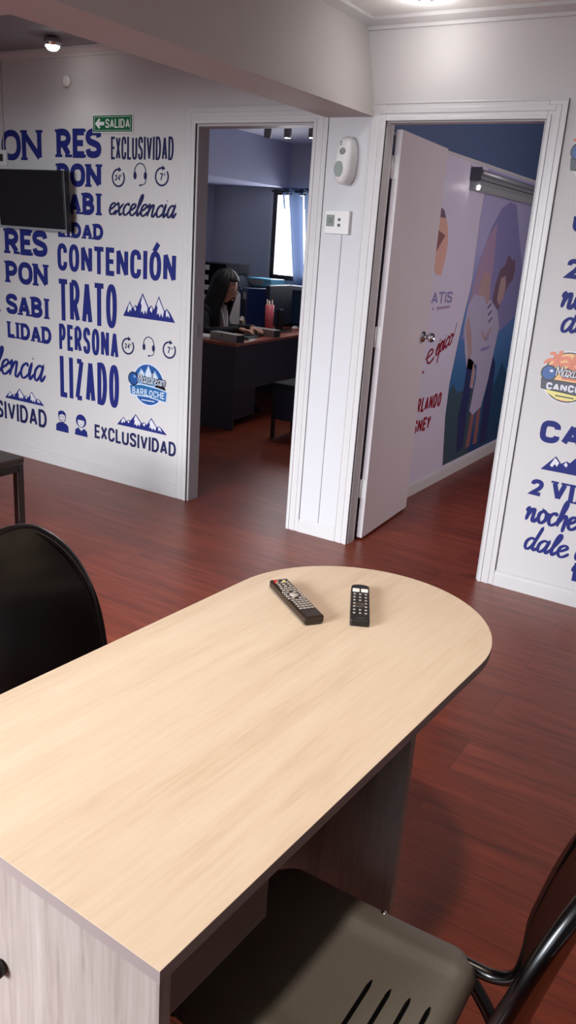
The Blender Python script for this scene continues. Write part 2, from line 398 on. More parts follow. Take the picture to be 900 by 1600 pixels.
LOW = {
 'e': ([[(-.05, .35), (.35, .55), (.6, .82), (.42, 1), (.15, .8), (.1, .35), (.32, .02), (.6, .12), (.85, .42)]], .75),
 'x': ([[(0, .8), (.18, 1), (.38, .5), (.58, 0), (.85, .2)], [(.78, 1), (.4, .5), (-.05, -.05)]], .82),
 'c': ([[(.62, .78), (.5, 1), (.2, .8), (.1, .4), (.3, .02), (.6, .12), (.85, .42)]], .75),
 'l': ([[(0, .3), (.30, 1.0), (.44, 1.55), (.34, 1.78), (.2, 1.4), (.14, .5), (.26, .02), (.55, .4)]], .48),
 'n': ([[(-.02, .7), (.14, 1), (.18, .6), (.12, 0)], [(.14, .3), (.38, .88), (.58, .95), (.6, .5), (.62, .08), (.8, .02), (1.02, .42)]], .95),
 'i': ([[(-.02, .4), (.16, 1), (.12, .3), (.22, .02), (.48, .4)], [(.19, 1.32), (.23, 1.42)]], .45),
 'a': ([[(.64, .88), (.4, 1), (.12, .7), (.12, .2), (.33, .02), (.58, .4), (.7, 1), (.63, .3), (.76, .03), (1.0, .45)]], .92),
 'o': ([[(.4, 1), (.12, .75), (.1, .3), (.35, 0), (.66, .3), (.64, .78), (.4, 1), (.65, .8), (.9, .85)]], .82),
 'h': ([[(0, .3), (.3, 1.2), (.42, 1.85), (.3, 1.95), (.2, 1.4), (.12, 0)], [(.14, .3), (.38, .88), (.6, .9), (.62, .3), (.6, -.35)]], .8),
 'd': ([[(.6, .85), (.38, 1), (.12, .7), (.12, .2), (.33, .02), (.6, .5), (.82, 1.95), (.68, 1), (.63, .3), (.78, .03), (1.0, .35)]], .9),
 'q': ([[(.62, .85), (.36, 1), (.1, .7), (.12, .25), (.35, .1), (.6, .5), (.7, 1), (.6, 0), (.5, -.75), (.28, -.8), (.35, -.4), (.9, .3)]], .9),
 'p': ([[(-.02, .5), (.18, 1), (.12, 0), (.06, -.9)], [(.14, .55), (.42, 1), (.66, .75), (.55, .15), (.22, .1)]], .78),
 'u': ([[(0, .9), (.05, .3), (.25, 0), (.5, .3), (.6, 1), (.6, .2), (.85, .1)]], .85),
 't': ([[(.2, 1.6), (.15, .3), (.35, 0), (.55, .3)], [(-.1, 1.05), (.5, 1.1)]], .55),
 'v': ([[(0, 1), (.2, 0), (.55, 1)]], .6), 'r': ([[(0, 0), (.05, 1)], [(.05, .6), (.3, 1), (.55, .9)]], .55),
 'm': ([[(0, 0), (.02, 1)], [(.02, .7), (.25, 1), (.42, .8), (.42, 0)], [(.42, .7), (.65, 1), (.82, .8), (.82, 0)]], 1.0),
 '!': ([[(.25, 1.9), (.15, .5)], [(.12, .08), (.13, 0)]], .4), '.': ([[(.1, .05), (.14, .0)]], .3), ' ': ([], .5),
 'é': None,
}
LOW['é'] = (LOW['e'][0] + [[(.35, 1.3), (.6, 1.6)]], .75)
class Flat(MB):
    """drawing on a plane: 2D ribbons and polygons; frame maps (a,b,depth) to 3D"""
    def __init__(s, frame): super().__init__(); s.fr = frame; s.k = 0
    def V(s, a, b_, d): return s.bm.verts.new(s.fr(a, b_, d))
    def poly(s, pts, d=0.001, mi=None):
        if mi is not None: s.mi = mi
        if len(pts) > 2 and hypot(pts[0][0]-pts[-1][0], pts[0][1]-pts[-1][1]) < 1e-7: pts = pts[:-1]
        top = [s.V(p[0], p[1], d) for p in pts]; bot = [s.V(p[0], p[1], 0) for p in pts]
        s.face(top); n = len(pts)
        for i in range(n): s.face([top[i], top[(i+1) % n], bot[(i+1) % n], bot[i]])
    def ribbon(s, pts, w, d=None, mi=None, brush=0, ext=0):
        if mi is not None: s.mi = mi
        s.k += 1
        if d is None: d = 0.001+0.00006*(s.k % 9)
        pts = [p for i, p in enumerate(pts) if i == 0 or hypot(p[0]-pts[i-1][0], p[1]-pts[i-1][1]) > 1e-6]
        if len(pts) < 2: return
        closed = hypot(pts[0][0]-pts[-1][0], pts[0][1]-pts[-1][1]) < 1e-5
        if closed: pts = pts[:-1]
        n = len(pts)
        if ext and not closed:
            for i, j in ((0, 1), (n-1, n-2)):
                dx, dy = pts[i][0]-pts[j][0], pts[i][1]-pts[j][1]; L = hypot(dx, dy)
                pts[i] = (pts[i][0]+dx/L*ext, pts[i][1]+dy/L*ext)
        L_, R_ = [], []
        for i, p in enumerate(pts):
            a = pts[(i-1) % n] if (closed or i > 0) else p
            c = pts[(i+1) % n] if (closed or i < n-1) else p
            d1 = (p[0]-a[0], p[1]-a[1]); d2 = (c[0]-p[0], c[1]-p[1])
            l1 = hypot(*d1) or 1; l2 = hypot(*d2) or 1
            n1 = (-d1[1]/l1, d1[0]/l1); n2 = (-d2[1]/l2, d2[0]/l2)
            if l1 == 1 and d1 == (0, 0): n1 = n2
            if l2 == 1 and d2 == (0, 0): n2 = n1
            nx, ny = n1[0]+n2[0], n1[1]+n2[1]; q = hypot(nx, ny) or 1; nx /= q; ny /= q
            cs = max(0.45, nx*n1[0]+ny*n1[1]); ww = w/2
            if brush:
                vx, vy = -ny, nx                     # tangent; thick on downstrokes
                ww *= (1-brush)+brush*min(1, abs(ny and nx)*1.1)
                if not closed: ww *= min(1, 0.35+min(i, n-1-i)*0.3)
            ww /= cs
            L_.append((p[0]+nx*ww, p[1]+ny*ww)); R_.append((p[0]-nx*ww, p[1]-ny*ww))
        A = [s.V(*q, d+6e-6*i) for i, q in enumerate(L_)]; B = [s.V(*q, d+6e-6*i) for i, q in enumerate(R_)]; 
        if not brush: A0 = [s.V(*q, 0) for q in L_]; B0 = [s.V(*q, 0) for q in R_]
        rng = range(n) if closed else range(n-1)
        for i in rng:
            j = (i+1) % n
            s.face([A[i], A[j], B[j], B[i]])
            if not brush: s.face([A[i], A0[i], A0[j], A[j]]); s.face([B[i], B[j], B0[j], B0[i]])
        if not closed and not brush:
            s.face([A[0], B[0], B0[0], A0[0]]); s.face([A[-1], A0[-1], B0[-1], B[-1]])
    def text(s, txt, x0, x1, z0, z1, sw, hw=None, slab=False, gap=0.25, shear=0, wd=None, mi=None, d=None):
        """caps set in a box; sw stem width in metres; gap in stems"""
        h = z1-z0; thin = not slab and not wd; nI = txt.count('I') if thin else 0
        tot = sum((wd or {}).get(c, GL[c][1]) for c in txt if not (thin and c == 'I')); G = gap*sw
        if slab: G = 0.10*sw
        k = (x1-x0-G*(len(txt)-1)-nI*sw*1.05)/tot; x = x0
        for c in txt:
            w = (wd or {}).get(c, GL[c][1])*k if not (thin and c == 'I') else sw*1.05; ins = sw/2 + (0.16*sw if slab and c not in 'OCSG' else 0)
            iw = max(w-2*ins, 0.0005)
            if c == 'I': ins = w/2; iw = 0
            def P(p): 
                zz = z0+sw*0.42+p[1]*(h-sw*0.84)
                return (x+ins+p[0]*iw+shear*(zz-z0), zz)
            for pl in GL[c][0]:
                q = [P(p) for p in pl]
                straight = len(pl) == 2
                s.ribbon(q, sw*(0.9 if straight and abs(pl[0][1]-pl[1][1]) < .01 else 1), d=d, mi=mi, ext=sw*0.42 if len(pl) <= 4 and not (c in 'AVNXYZR' and straight) else 0)
                if straight and c in 'AVNXYZ':
                    pass
            if slab and c not in 'OCSG2':
                for pl in GL[c][0]:
                    if len(pl) > 4: continue
                    for p, o in ((pl[0], pl[-1]), (pl[-1], pl[0])):
                        if p[1] in (0, 1) and abs(p[1]-o[1]) > .3 and not (c in 'VA' and p[0] == .5) and not (c == 'N' and (p == (1, 0) or (pl[0][0] != pl[1][0]))):
                            a, b_ = P(p); zz = z0 if p[1] == 0 else z1
                            t = sw*0.42 * (1 if p[1] == 0 else -1)
                            s.poly([(a-sw*0.80, zz), (a+sw*0.78, zz), (a+sw*0.78, zz+t), (a-sw*0.78, zz+t)], 0.0013, mi)
            x += w+G
    def script(s, txt, x0, x1, base, xh, w, slant=0.25, mi=None, brush=0.5, rise=0, d=None, fn=None):
        tot = sum(LOW[c][1] for c in txt); k = (x1-x0)/tot; x = x0
        for n_, c in enumerate(txt):
            for pl in ([[(0, 0), (.04, 1.5)], [(.04, 1.5), (.45, .3)], [(.45, .3), (.86, 1.5)], [(.86, 1.5), (.9, 0)]] if txt == 'maxdream' and n_ == 0 else LOW[c][0]):
                q = crom([(x+p[0]*k+slant*p[1]*xh, base+p[1]*xh+rise*(x+p[0]*k-x0)) for p in pl], 6) if len(pl) > 2 else [(x+p[0]*k+slant*p[1]*xh, base+p[1]*xh+rise*(x-x0)) for p in pl]
                s.ribbon(q, w, mi=mi, brush=brush, d=d)
            x += LOW[c][1]*k
FW = lambda a, b_, d: (a, -d, b_)                     # front wall, facing the camera side (-y)
FM = lambda a, b_, d: (XM+.001+d, a, b_)                   # meeting room wall, facing +x
GRP = 'vinyl lettering and pictures on the front wall'
def word(label, fn, mats=None, name='wall_lettering', cat='wall lettering', frame=FW):
    F_ = Flat(frame); fn(F_); o = F_.build(name, mats or [NAVY])
    return tag(o, label, cat)

# left block, slab serif word broken in four lines, twice
SL = [('ION', -4.46, -4.017, 1.845, 2.009, .036, 'dark blue letters ION at the upper left, above the television'),
 ('RES', -3.905, -3.545, 1.864, 2.012, .036, 'dark blue letters RES partly under the green exit sign'),
 ('PON', -3.905, -3.543, 1.709, 1.830, .032, 'dark blue letters PON right of the television top corner'),
 ('SABI', -3.915, -3.540, 1.559, 1.676, .030, 'dark blue letters SABI partly behind the television right edge'),
 ('LIDAD', -3.905, -3.530, 1.426, 1.511, .0235, 'dark blue letters LIDAD at the television lower right corner'),
 ('RES', -4.382, -3.995, 1.302, 1.450, .037, 'dark blue letters RES directly below the television'),
 ('PON', -4.385, -3.993, 1.125, 1.256, .033, 'dark blue letters PON in second row below the television'),
 ('SABI', -4.388, -3.986, 0.931, 1.054, .031, 'dark blue letters SABI left of the word TRATO'),
 ('LIDAD', -4.388, -3.975, 0.778, 0.880, .0255, 'dark blue letters LIDAD left of the word PERSONA')]
for t_, a, b_, c, d_, sw, lb in SL:
    word(lb, lambda F: F.text(t_, a, b_, c, d_, sw, slab=True, wd={'I': .5}))
SN = [('CONTENCIÓN', -3.910, -2.992, 1.234, 1.387, .029, 'dark blue condensed word CONTENCIÓN across the middle of the left wall', NAVY),
 ('TRATO', -3.906, -3.428, 0.937, 1.183, .033, 'tall dark blue word TRATO beside the large mountain range', NAVY),
 ('PERSONA', -3.910, -3.415, 0.760, 0.915, .0245, 'dark blue letters PERSONA between TRATO and LIZADO', NAVY),
 ('LIZADO', -3.909, -3.410, 0.463, 0.718, .033, 'tall dark blue letters LIZADO left of the round blue badge', NAVY),
 ('EXCLUSIVIDAD', -3.472, -3.025, 1.857, 1.971, .0125, 'thin dark word EXCLUSIVIDAD at top beside the green exit sign', NAVYD),
 ('EXCLUSIVIDAD', -3.614, -2.961, 0.246, 0.331, .0155, 'thin dark blue word EXCLUSIVIDAD low beside the office doorway', NAVYD),
 ('EXCLUSIVIDAD', -4.93, -4.041, 0.229, 0.346, .0205, 'thin dark blue word ending IVIDAD cut by the left picture edge', NAVYD)]
for t_, a, b_, c, d_, sw, lb, mm in SN:
    word(lb, lambda F: F.text(t_, a, b_, c, d_, sw, gap=.55), [mm])
word('handwritten dark word excelencia under the three upper round icons', lambda F: F.script('excelencia', -3.495, -3.01, 1.568, .062, .0145, mi=0, brush=.45, slant=.3), [NAVYD])
word('handwritten blue word ending encia cut by the left picture edge', lambda F: F.script('excelencia', -4.86, -4.06, 0.530, .10, .0215, mi=0, brush=.45, slant=.25), [NAVY])

def mountains(F, x0, x1, z0, z1):
    w = x1-x0; h = z1-z0
    P = lambda pts: [(x0+a*w, z0+c*h) for a, c in pts]
    F.poly(P([(0, 0), (.13, .62), (.19, .36), (.24, .5), (.27, .44), (.38, .99), (.5, .45), (.55, .56), (.6, .4), (.69, .95), (.8, .4), (.84, .5), (.9, .36), (1, 0)]), .001, 0)
    for q in ([(.125, .56), (.17, .38), (.155, .22), (.13, .3), (.11, .16), (.085, .22), (.1, .36)],
              [(.235, .46), (.255, .36), (.245, .25), (.215, .34)],
              [(.38, .9), (.48, .44), (.46, .2), (.425, .34), (.41, .16), (.375, .3), (.35, .22), (.365, .5), (.345, .6)],
              [(.55, .52), (.575, .42), (.56, .27), (.52, .36)],
              [(.69, .86), (.79, .38), (.77, .14), (.735, .3), (.715, .14), (.685, .3), (.655, .22), (.67, .5), (.65, .6)],
              [(.84, .46), (.885, .3), (.9, .14), (.86, .24), (.835, .16), (.825, .34)]):
        F.poly(P(q), .0014, 1)
def mword(lb, *a): word(lb, lambda F: mountains(F, *a), [NAVY, WHV], 'mountain_decal', 'wall picture')
mword('large blue mountain range picture right of the word TRATO', -3.378, -2.989, 1.016, 1.158)
mword('blue mountain range picture under the round blue badge', -3.425, -3.031, 0.364, 0.452)
mword('small blue mountain range picture above IVIDAD at far left', -4.435, -4.060, 0.372, 0.455)
mword('right tip of a blue mountain picture at the left picture edge', -4.86, -4.437, 0.937, 1.06)
def icon_clock(F, cx, cz, R, txt):
    F.ribbon(ell(cx, cz, R, R, 75, 75+322, 40), R*.22, mi=0)
    F.poly([(cx+R*.05, cz+R*1.3), (cx+R*.55, cz+R*.92), (cx+R*.0, cz+R*.7)], .0012, 0)
    w = R*.36
    if len(txt) == 2: F.text(txt, cx-R*.55, cx+R*.28, cz-R*.3, cz+R*.35, R*.13, mi=0, gap=.8)
    else: F.text(txt, cx-R*.3, cx+R*.15, cz-R*.4, cz+R*.4, R*.15, mi=0)
    F.ribbon(ell(cx+R*.42, cz+R*.25, R*.09, R*.11, n=10), R*.06, mi=0)
def icon_head(F, cx, cz, R):
    F.ribbon(ell(cx, cz+R*.25, R*.85, R*.95, 0, 180, 20), R*.12, mi=0)
    for s_ in (-1, 1):
        F.poly([(cx+s_*R*.78+p[0], cz-R*.1+p[1]) for p in ell(0, 0, R*.24, R*.42, n=14)], .0012, 0)
    F.ribbon(crom([(cx+R*.85, cz-R*.4), (cx+R*.75, cz-R*.9), (cx+R*.15, cz-R*1.12)], 5), R*.1, mi=0)
    F.poly(ell(cx+R*.05, cz-R*1.12, R*.18, R*.11, n=10), .0013, 0)
for (cx, cz, kind, lb) in ((-3.417, 1.762, '24', 'left round arrow icon reading 24, near the top of the left wall'), (-3.103, 1.774, '7', 'right round arrow icon reading 7, high beside the upper headset'),
                       (-3.340, 0.845, '24', 'round arrow icon reading 24 beside PERSONA'), (-3.027, 0.861, '7', 'round arrow icon reading 7 above the round blue badge')):
    word(lb, lambda F: icon_clock(F, cx, cz, .044, kind), [NAVYD], 'clock_icon', 'wall icon')
word('headset icon between the upper two round icons', lambda F: icon_head(F, -3.257, 1.781, .048), [NAVYD], 'headset_icon', 'wall icon')
word('headset icon between the lower two round icons', lambda F: icon_head(F, -3.180, 0.861, .046), [NAVYD], 'headset_icon', 'wall icon')
def man(F):
    x, z = -3.899, .233
    F.poly([(x+a, z+c) for a, c in ((-.056, 0), (.056, 0), (.055, .04), (.035, .056), (.015, .06), (-.015, .06), (-.035, .056), (-.055, .04))], .001, 0)
    F.ribbon([(x+p[0], z+.094+p[1]) for p in ell(0, 0, .03, .032, n=20)], .005, mi=0)
    F.poly([(x+a, z+c) for a, c in ((-.034, .095), (-.034, .125), (-.015, .136), (.012, .137), (.032, .124), (.034, .095), (.026, .11), (.0, .116), (-.02, .108))], .0013, 0)
    for s_ in (-1, 1): F.poly([(x+s_*.011+p[0], z+.098+p[1]) for p in ell(0, 0, .003, .004, n=8)], .0013, 0)
    F.ribbon([(x-.008, z+.080), (x, z+.077), (x+.008, z+.080)], .003, mi=0)
def woman_i(F):
    x, z = -3.731, .236
    F.poly([(x+a, z+c) for a, c in ((-.056, 0), (.056, 0), (.05, .035), (.025, .05), (0, .03), (-.025, .05), (-.05, .035))], .001, 0)
    F.poly([(x+p[0], z+.095+p[1]) for p in ell(0, 0, .045, .042, n=24)], .001, 0)
    F.poly([(x+p[0], z+.088+p[1]) for p in ell(0, 0, .028, .031, n=20)], .0014, 1)
    F.poly([(x+a, z+c) for a, c in ((-.028, .1), (.028, .1), (.025, .122), (-.02, .122))], .0017, 0)
    for s_ in (-1, 1): F.poly([(x+s_*.011+p[0], z+.09+p[1]) for p in ell(0, 0, .003, .004, n=8)], .0017, 0)
    F.ribbon([(x-.008, z+.075), (x, z+.072), (x+.008, z+.075)], .003, d=.0018, mi=0)
word('blue icon of a short haired man low on the left wall', man, [NAVY], 'person_icon', 'wall icon')
word('blue icon of a woman with bobbed hair low on the left wall', woman_i, [NAVY, WHV], 'person_icon', 'wall icon')

# round badges
SKY = mat('badge_blue', (40, 84, 150), .4); LSKY = mat('badge_light_blue', (120, 160, 205), .4); SNOW = mat('badge_snow', (205, 216, 232), .4)
BAN = mat('badge_banner_blue', (44, 104, 160), .4); BLK = mat('badge_black', (24, 24, 30), .4); PEACH = mat('badge_peach', (232, 178, 122), .4)
CORAL = mat('badge_coral', (214, 120, 92), .4); CREAM = mat('badge_yellow', (226, 214, 130), .4); SLATE = mat('badge_slate', (62, 68, 82), .4)
def bari(F):
    cx, cz, R = -3.180, .640, .118
    F.poly(ell(cx, cz, R*1.07, R*1.07, n=40), .0008, 1)
    F.poly(ell(cx, cz, R, R, n=40), .0011, 0)
    F.poly([(cx+a*R, cz+c*R) for a, c in ((-.85, .1), (-.5, .78), (-.27, .52), (.0, .97), (.25, .5), (.42, .78), (.85, .15), (.85, -.1), (-.85, -.1))], .0014, 2)
    for q in ([(-.42, .72), (-.25, .5), (-.35, .3), (-.45, .42), (-.6, .2), (-.62, .42)], [(0, .95), (.25, .45), (.12, .3), (.02, .45), (-.12, .2), (-.2, .45)], [(.38, .68), (.62, .4), (.5, .25), (.4, .38), (.28, .3), (.27, .42)]):
        F.poly([(cx+a*R, cz+c*R) for a, c in q], .0017, 1)
    F.poly([(cx+R*a, cz+R*c) for a, c in ((.45, -.0), (.68, .45), (.78, .2), (.9, .35), (1.12, -.1), (1.2, -.35), (.6, -.3))], .0019, 5)
    F.poly([(cx+a, cz+c) for a, c in ((-.148, -.012), (-.05, .0), (.08, -.008), (.148, -.018), (.142, -.088), (.0, -.072), (-.138, -.078))], .0022, 1)
    F.poly([(cx+a, cz+c) for a, c in ((-.141, -.019), (-.05, -.006), (.08, -.014), (.141, -.024), (.136, -.081), (.0, -.065), (-.132, -.071))], .0025, 3)
    F.text('BARILOCHE', cx-.122, cx+.126, cz-.066, cz-.028, .0062, mi=1, d=.003, gap=.9)
    
    F.script('maxdream', cx-.078, cx+.132, cz+.008, .032, .0125, slant=.03, mi=5, brush=0, d=.0026)
    F.script('maxdream', cx-.078, cx+.132, cz+.008, .032, .0042, slant=.03, mi=1, brush=0, d=.0030)
    F.poly(ell(cx-.115, cz+.022, .040, .040, n=24), .0026, 5); F.poly(ell(cx-.115, cz+.022, .034, .034, n=24), .0029, 0)
    F.poly(ell(cx-.104, cz+.036, .010, .007, n=12), .0032, 2)
    F.ribbon([(cx-.05, cz-.094), (cx+.05, cz-.092)], .006, d=.0026, mi=1)
word('round blue BARILOCHE badge with snowy mountains on the left wall', bari, [SKY, SNOW, LSKY, BAN, WHV, BLK], 'round_badge', 'wall badge')
def cancun(F, cx, cz, sc=1.0):
    R = .105*sc; s_ = sc
    F.poly(ell(cx, cz, R*1.08, R*1.08, n=40), .0008, 2); F.poly(ell(cx, cz, R*1.02, R*1.02, n=40), .0010, 1); F.poly(ell(cx, cz, R*.97, R*.97, n=40), .0012, 0)
    for (a, c) in ((-.5, .62), (.1, .5)):
        for k in range(6):
            t = radians(20+k*55); F.ribbon(crom([(cx+a*R, cz+c*R), (cx+a*R+.3*R*cos(t), cz+c*R+.3*R*sin(t)+.05*R), (cx+a*R+.55*R*cos(t), cz+c*R+.45*R*sin(t)-.12*R)], 4), .018*s_, d=.0016, mi=3, brush=.3)
    F.poly([(cx+a*R, cz+c*R) for a, c in ((-.3, .05), (.0, .35), (.3, .4), (.6, .1), (.5, -.1), (-.2, -.1))], .0018, 3)
    F.poly([(cx+a*R, cz+c*R) for a, c in ((-.9, -.45), (.9, -.45), (.75, -.7), (.3, -.93), (-.3, -.93), (-.75, -.7))], .0016, 4)
    F.poly([(cx+a*s_, cz+c*s_) for a, c in ((-.112, -.014), (.112, -.020), (.118, -.078), (-.106, -.060))], .0022, 1)
    F.poly([(cx+a*s_, cz+c*s_) for a, c in ((-.108, -.018), (.108, -.024), (.114, -.074), (-.102, -.056))], .0024, 5)
    F.text('CANCÚN', cx-.084*s_, cx+.098*s_, cz-.060*s_, cz-.030*s_, .0085*s_, mi=2, d=.003, gap=.5)
    F.script('maxdream', cx-.05*s_, cx+.125*s_, cz+.002*s_, .029*s_, .0115*s_, slant=.03, mi=1, brush=0, d=.0026)
    F.script('maxdream', cx-.05*s_, cx+.125*s_, cz+.002*s_, .029*s_, .0038*s_, slant=.03, mi=2, brush=0, d=.0030)
    F.poly(ell(cx-.082*s_, cz+.010*s_, .035*s_, .035*s_, n=24), .0026, 1); F.poly(ell(cx-.082*s_, cz+.010*s_, .029*s_, .029*s_, n=24), .0029, 6)
    F.poly(ell(cx-.072*s_, cz+.02*s_, .008*s_, .006*s_, n=12), .0032, 2)
    F.ribbon([(cx-.04*s_, cz-.082*s_), (cx+.04*s_, cz-.085*s_)], .005*s_, d=.002, mi=1)
CM = [PEACH, BLK, WHV, CORAL, CREAM, SLATE, SKY]
word('round peach CANCÚN badge with dark banner on the right wall', lambda F: cancun(F, -.819, 1.016), CM, 'round_badge', 'wall badge')
word('left rim of a dark badge at the upper right picture edge', lambda F: cancun(F, -.845, 1.90), CM, 'round_badge', 'wall badge')
# right wall lettering
word('dark blue word starting CAN below the round peach badge', lambda F: F.text('CANCÚN', -.897, -.30, .724, .820, .026, gap=.35))
mword('blue mountain picture cut by the right picture edge', -.868, -.42, .600, .712)
word('dark blue letters 2 VI above the handwritten word noche', lambda F: (F.text('2', -.901, -.838, .475, .549, .019, slab=True), F.text('VIDA', -.808, -.55, .473, .557, .021, slab=True, wd={'I': .5})))
word('handwritten blue word noche low on the right wall', lambda F: F.script('noche', -.902, -.672, .352, .060, .0165, mi=0, brush=.35, slant=.12))
word('handwritten blue words dale q at the bottom of right wall', lambda F: F.script('dale q', -.888, -.60, .215, .058, .0150, mi=0, brush=.35, slant=.2))
word('corner of a dark blue letter L at right wall bottom edge', lambda F: F.text('L', -.648, -.58, .12, .205, .022))
word('dark blue numeral 2 above the handwritten letters no', lambda F: F.text('2', -.903, -.84, 1.423, 1.500, .019, slab=True))
word('handwritten letters no on the right wall, above da', lambda F: F.script('noche', -.902, -.672, 1.303, .060, .0165, mi=0, brush=.35, slant=.12))
word('handwritten letters da on the right wall, above the peach badge', lambda F: F.script('dale', -.888, -.68, 1.205, .058, .0150, mi=0, brush=.35, slant=.2))
word('left edge of a blue letter at the right picture edge', lambda F: F.text('U', -.905, -.83, 1.607, 1.675, .02))

# ------------------------------------------------------------------ exit sign, tv, plate, thermostat, dispenser
e = empty('exit_sign', (-3.456, 0, 2.037), 'green SALIDA exit sign with white arrow on the left wall', 'sign')
box('panel', -.149, .149, -.006, 0, -.046, .046, WHITE, e); box('green_face', -.144, .144, -.0075, -.006, -.041, .041, GREEN, e)
F_ = Flat(lambda a, c, d: (a, -.0075-d, c))
F_.ribbon([(-.14+0.008, -.034), (.134, -.034), (.134, .034), (-.132, .034), (-.132, -.034)], .002, mi=0)
F_.poly([(-.128, 0), (-.098, .027), (-.088, .018), (-.098, .009), (-.060, .009), (-.060, -.009), (-.098, -.009), (-.088, -.018), (-.098, -.027)], .001, 0)
F_.text('SALIDA', -.050, .128, -.022, .022, .0075, gap=.7, mi=0)
F_.build('sign_text', [WHITE], e)
t = empty('television', (-4.02, -.1, 1.62), 'flat black television mounted on the left wall over lettering', 'television')
Mt = Matrix.Rotation(radians(3), 4, 'X')
box('housing', -.285, .285, .005, .045, -.165, .165, TVB, t, .006, Mt)
box('screen', -.277, .277, -.001, .005, -.150, .158, SCREEN, t, .001, Mt)
b = MB(); b.prism(rrect(-.06, .06, -.06, .06, .01), .04, .1, 'y'); b.build('wall_bracket', BLKP, t)
box('bottom_bezel', -.285, .285, -.003, .006, -.166, -.152, STEELB, t, .001, Mt)
p = empty('wall_socket', (-4.345, 0, 1.855), 'white wall socket box above the television at left edge', 'socket')
box('plate', -.035, .03, -.018, 0, -.045, .045, WHITE, p, .004); box('plug', -.022, .005, -.034, -.018, -.02, .02, SOCK, p, .003)
b = MB().tube([(-4.345, -.005, 2.375), (-4.347, -.005, 1.9)], .004, 8).build('power_cable', mat('cable_white', (190, 188, 184), .5))
tag(b, 'thin white cable running up from the wall socket to the ceiling', 'cable')
b = MB().lathe([(.03, 0), (.03, .012), (.026, .02), (.01, .024)], 24, Matrix.Translation((-3.80, 0, 2.255)) @ Matrix.Rotation(radians(90), 4, 'X')).build('wall_dome', WHITE)  # plain white dome on the wall
tag(b, 'small round white detector high on the left wall', 'dome')

t = empty('thermostat', (-1.995, -.006, 1.592), 'white square thermostat with small screen on the column', 'thermostat')
box('housing', -.066, .066, -.026, 0, -.053, .053, WHITE, t, .004)
box('lcd_screen', -.055, -.012, -.0275, -.026, -.020, .032, LCD, t)
F_ = Flat(lambda a, c, d: (a, -.0275-d, c)); F_.text('24', -.042, -.022, -.006, .018, .003, gap=1); F_.build('reading', [GREYB], t)
for z in (.012, -.013):
    MB().lathe([(.0075, 0), (.0075, .003), (.005, .004)], 16, Matrix.Translation((.014, -.026, z)) @ Matrix.Rotation(radians(90), 4, 'X')).build('button', GREYB, t)
b = MB().box(-1.980, -1.972, -.012, -.006, .078, 1.539).build('cable_duct', mat('duct_paint', (196, 196, 204), .5), bevel=.001)
tag(b, 'slim white cable duct running down the column below thermostat', 'cable duct')
t = empty('air_freshener', (-1.965, -.006, 1.86), 'white oval automatic air freshener on the column above thermostat', 'air freshener')
out = ell(0, 0, .044, .104, n=32)[:-1]
out = [(math.copysign(abs(a/.044)**.8, a)*.044, math.copysign(abs(c/.104)**.75, c)*.104) for a, c in out]
b = MB(); rings = []
for sc, y in ((.92, 0), (1, -.012), (1, -.055), (.93, -.072), (.78, -.082), (.4, -.088)):
    rings.append([b.bm.verts.new((p[0]*sc, y+(.01*(p[1]/.1) if y < -.05 else 0), p[1]*sc)) for p in out])
for A, B in zip(rings, rings[1:]):
    for k in range(len(A)): b.face([A[k], A[(k+1) % len(A)], B[(k+1) % len(A)], B[k]], True)
b.face(rings[0]); b.face(rings[-1]); b.build('shell', WHITE, t)
b = MB(); b.prism(ell(-.004, -.040, .022, .034, n=24)[:-1], -.0985, -.075, 'y'); b.build('sight_window', mat('grey_green_window', (150, 162, 158), .15), t)
MB().lathe([(.015, 0), (.013, .004), (.001, .006)], 20, Matrix.Translation((.002, -.080, .036)) @ Matrix.Rotation(radians(90), 4, 'X')).build('nozzle', mat('nozzle_grey', (140, 140, 138), .4), t)
for z in (.066, .076): MB().lathe([(.003, 0), (.003, .003)], 8, Matrix.Translation((-.012, -.073, z)) @ Matrix.Rotation(radians(90), 4, 'X')).build('indicator', SOCK, t)

# ------------------------------------------------------------------ ceiling lamps
def downlight(x, y, z, label):
    t = empty('ceiling_lamp', (x, y, z), label, 'ceiling lamp', group='ceiling downlights')
    MB().lathe([(.028, -.004), (.048, -.004), (.052, 0), (.052, .0), (.028, .0)], 28, cap=False).build('rim', CHROME, t)
    MB().lathe([(.001, -.012), (.018, -.010), (.027, -.002), (.027, 0)], 24).build('bulb', BULB, t)
    return t
downlight(-1.558, -.245, HC, 'lit ceiling lamp at the top right above the doorways')
t = empty('ceiling_lamp', (-3.655, -.24, 2.42), 'lit ceiling lamp in the grey ceiling above the exit sign', 'ceiling lamp')
MB().lathe([(.02, 0), (.02, -.006), (.045, -.012), (.045, -.045), (.04, -.045)], 24).build('housing', CHROME, t)
MB().lathe([(.001, -.07), (.022, -.064), (.036, -.05), (.036, -.04)], 24).build('bulb', BULB, t)
spot('lamp_light_left', (-3.655, -.24, 2.29), 1.2, (1, .97, .92), 150)
spot('lamp_light_right', (-1.558, -.245, 2.42), 1.6, (1, .97, .95), 150)
pl = bpy.data.lights.new('lamp_glow_right', 'POINT'); pl.energy = 1.6; pl.color = (1, .97, .95); pl.shadow_soft_size = .03
plo = bpy.data.objects.new('lamp_glow_right', pl); COL.objects.link(plo); plo.location = (-1.558, -.245, 2.36)
SP = []
